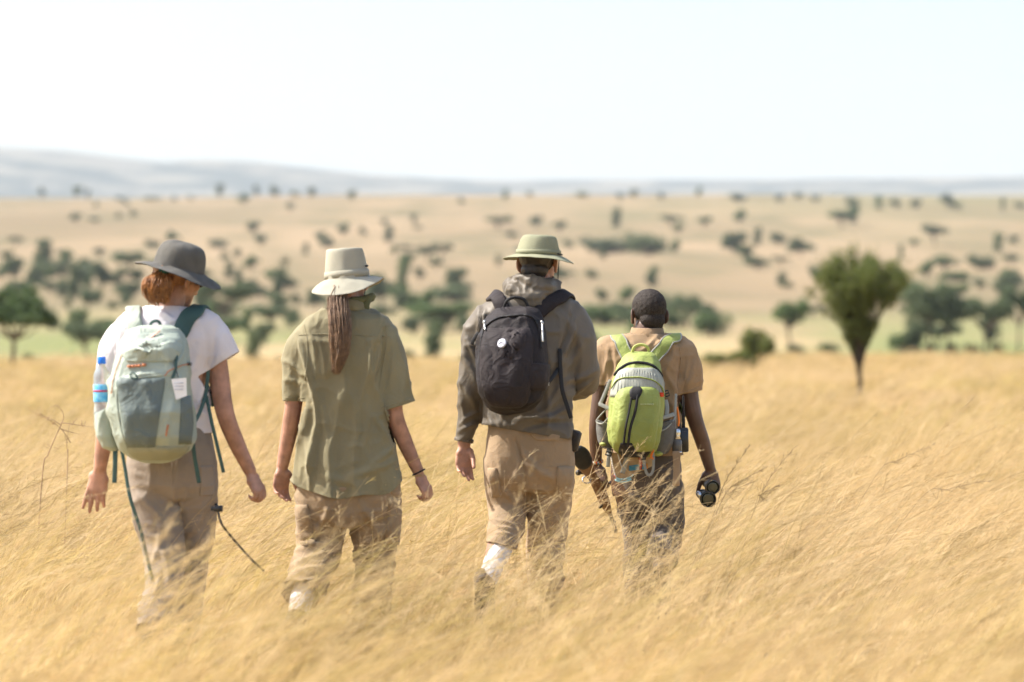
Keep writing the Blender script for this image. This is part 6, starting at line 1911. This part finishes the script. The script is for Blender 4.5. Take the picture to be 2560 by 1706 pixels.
def grass_object(name, pts, idx, rot, scl, label):
    me = bpy.data.meshes.new(name)
    me.from_pydata(pts.tolist(), [], [])
    for nm, ty, val in (('idx', 'INT', idx.astype(np.int32)), ('scl', 'FLOAT', scl.astype(np.float32))):
        me.attributes.new(nm, ty, 'POINT').data.foreach_set('value', val)
    me.attributes.new('rot', 'FLOAT_VECTOR', 'POINT').data.foreach_set('vector', rot.astype(np.float32).ravel())
    o = bpy.data.objects.new(name, me); COL.objects.link(o)
    ng = bpy.data.node_groups.new(name, 'GeometryNodeTree')
    ng.interface.new_socket('Geometry', in_out='INPUT', socket_type='NodeSocketGeometry')
    ng.interface.new_socket('Geometry', in_out='OUTPUT', socket_type='NodeSocketGeometry')
    gi = ng.nodes.new('NodeGroupInput'); go = ng.nodes.new('NodeGroupOutput')
    ci = ng.nodes.new('GeometryNodeCollectionInfo')
    ci.inputs['Collection'].default_value = GRASSC
    ci.inputs['Separate Children'].default_value = True
    ci.inputs['Reset Children'].default_value = True
    ip = ng.nodes.new('GeometryNodeInstanceOnPoints')
    ip.inputs['Pick Instance'].default_value = True
    def attr(nm, ty):
        a = ng.nodes.new('GeometryNodeInputNamedAttribute'); a.data_type = ty; a.inputs[0].default_value = nm
        return a.outputs[0]
    ng.links.new(gi.outputs[0], ip.inputs['Points'])
    ng.links.new(ci.outputs[0], ip.inputs['Instance'])
    ng.links.new(attr('idx', 'INT'), ip.inputs['Instance Index'])
    e2r = ng.nodes.new('FunctionNodeEulerToRotation')
    ng.links.new(attr('rot', 'FLOAT_VECTOR'), e2r.inputs[0])
    ng.links.new(e2r.outputs[0], ip.inputs['Rotation'])
    ng.links.new(attr('scl', 'FLOAT'), ip.inputs['Scale'])
    ng.links.new(ip.outputs[0], go.inputs[0])
    md = o.modifiers.new('tufts', 'NODES'); md.node_group = ng
    me.materials.append(M_GRASS)
    tag(o, label, None, kind='stuff')
    return o

def scatter(y0, y1, dens, margin, slope=.2):
    """even random points on the ground between two distances"""
    out = []
    y = y0
    while y < y1:
        h = slope * (y + 1) + margin
        n = RNG.poisson(2 * h * 1.0 * dens)
        q = np.stack([RNG.uniform(-h, h, n), y + RNG.uniform(0, 1, n)], 1)
        out.append(q); y += 1
    q = np.concatenate(out)
    return np.column_stack([q, ground_z(q[:, 0], q[:, 1])])

def fill(pts, lo, cnt, smin, smax, key):
    n = len(pts)
    idx = lo + RNG.integers(0, cnt, n)
    rot = np.stack([RNG.normal(0, .07, n), RNG.normal(0.05, .1, n), RNG.normal(0, .5, n)], 1)
    hgt = fbm(pts * A(.55, .55, 0) + key, 40, 3)            # taller and shorter drifts
    scl = RNG.uniform(smin, smax, n) * (.62 + .8 * hgt)
    if lo == 0:     # shorter growth in front of the two walkers on the left
        scl *= 1 - .27 * np.exp(-((pts[:, 0] + 1.0) / 1.2) ** 2 - ((pts[:, 1] - 9.9) / 1.5) ** 2)
        scl *= 1 + .34 * np.exp(-((pts[:, 0] - .15) / .7) ** 2 - ((pts[:, 1] - 11.0) / .9) ** 2)
    return idx, rot, scl
near = scatter(3.6, 30, 1.05, 1.0)
g1 = fill(near, 0, N_NEAR, .82, 1.12, 0)
grass_object('tall_grass', near, *g1, 'tall golden grass bent by the wind around the walkers')
tall = scatter(5.5, 19, 0.55, 1.0)
g3 = fill(tall, N_NEAR + N_FAR, 3, .85, 1.1, 4)
grass_object('seeding_grass', tall, *g3, 'scattered taller grass with brownish feathery seed heads')
far = scatter(27, 118, 0.35, 3.0, .22)
g2 = fill(far, N_NEAR, N_FAR, .8, 1.15, 9)
grass_object('plain_grass', far, *g2, 'dry golden grass covering the plain behind the walkers')

# ------------------------------------------------------------------ stalks that stand out one by one
M_STALK = mat('dark_dry_stalk', (0.30, 0.215, 0.11), rough=.8, vary=.15)
def seed_stalk(u0, v0, u1, v1, d, seed, label, spread=.5, n=42):
    """tall grass stalk bent to the right with a feathery head: from (u0,v0) up to the tip (u1,v1)"""
    rng = np.random.default_rng(seed)
    tip = W(u1, v1, d); low = W(u0, v0, d)
    root = low + (low - tip) * A(1.1, 1, .6) + A(-.05, 0, 0); root[2] = float(ground_z(root[:1], np.array([d]))[0]) - .02
    mid = (low + tip) / 2 + A(-.02, rng.uniform(-.02, .02), .012)
    mb = MB()
    P = catmull([root, low, mid, tip], 10)
    mb.tube(P, list(np.linspace(.0011, .0005, len(P))), seg=4, smooth=False, round_ends=False)
    C = np.array(P)
    for i in range(n):
        t = rng.uniform(.42, 1)
        k = min(len(C) - 2, int(t * (len(C) - 1)))
        T = unit(C[k + 1] - C[k])
        dv = unit(T + rng.normal(size=3) * spread * .6)
        l = rng.uniform(.025, .06) * (1.25 - .7 * t)
        e = C[k] + dv * l
        mb.tube([C[k], C[k] + dv * l * .5 + T * .003, e], [.0007, .0006, .0005], seg=3, n=2, round_ends=False)
        for s_ in (0.55, 0.8, 1.0):
            c = C[k] + dv * l * s_
            mb.ellipsoid(c, (.0011, .0011, .0028), None, 4, 3)
    o = obj('grass_stalk', mb, M_STALK, base=root)
    tag(o, label, 'grass stalk', 'feathery seed stalks standing out of the grass')
seed_stalk(1772, 1315, 1874, 1114, 13.1, 1, 'tall dark feathery grass stalk rising right beside the binoculars')
seed_stalk(1800, 1262, 1912, 1170, 13.2, 2, 'feathery grass stalk arching right just behind the binoculars')
seed_stalk(1880, 1290, 1990, 1115, 13.0, 3, 'slanting feathery grass stalk, second to the right of the binoculars')
seed_stalk(1795, 1275, 1880, 1205, 12.8, 4, 'short feathery grass stalk low beside the binoculars')
seed_stalk(2180, 1205, 2338, 1110, 13.4, 5, 'long pale feathery grass stalk leaning far right of the walkers', .7)
seed_stalk(1885, 1275, 1945, 1215, 12.7, 6, 'small dark seed stalk standing alone right of the binoculars')
seed_stalk(2290, 1260, 2480, 1200, 12.9, 7, 'nodding feathery grass stalk near the right picture edge', .8)

def dry_weed():
    d = 14.6
    q = lambda x, y, dy=0: W(x / 3.92, 900 + y / 3.92, d + dy)
    base = q(330, 1330); base[2] = float(ground_z(base[:1], np.array([d]))[0]) - .02
    mb = MB()
    def br(pts, r0, r1):
        mb.tube([q(x, y, random.uniform(-.02, .02)) for x, y in pts], list(np.linspace(r0, r1, len(pts))), seg=5, n=5)
    mb.tube([base, q(415, 1130), q(470, 930), q(560, 720), q(605, 620)], [.004, .0035, .003, .0028, .0025], seg=6)
    br([(605, 620), (625, 560), (600, 490), (550, 445), (490, 470)], .0024, .001)
    br([(690, 810), (640, 730), (580, 660), (480, 590), (360, 530), (235, 455)], .0026, .001)
    br([(600, 640), (520, 590), (440, 555), (380, 525)], .003, .001)
    br([(600, 615), (700, 630), (800, 645), (915, 660)], .003, .001)
    br([(660, 900), (655, 800), (670, 700), (688, 590)], .0022, .001)
    br([(600, 680), (680, 705), (780, 730)], .0025, .001)
    mb.tube([A(q(610, 900)[0], d, base[2]), q(662, 1020), q(660, 900)], [.003, .0028, .0025], seg=5)
    for i in range(26):
        x, y = random.choice([(420, 560), (480, 590), (540, 630), (560, 560), (640, 700), (700, 630), (800, 645), (500, 860), (660, 800)])
        c = q(x + random.uniform(-30, 30), y + random.uniform(-14, 14))
        mb.tube([c, c + A(random.uniform(-.02, .02), random.uniform(-.02, .02), random.uniform(-.01, .03))], .0014, seg=4, smooth=False)
    o = obj('dry_weed', mb, mat('dry_weed_stem', (0.40, 0.275, 0.16), rough=.9), base=base)
    tag(o, 'bare branching dry weed in the grass left of the mint backpack', 'weed')
dry_weed()
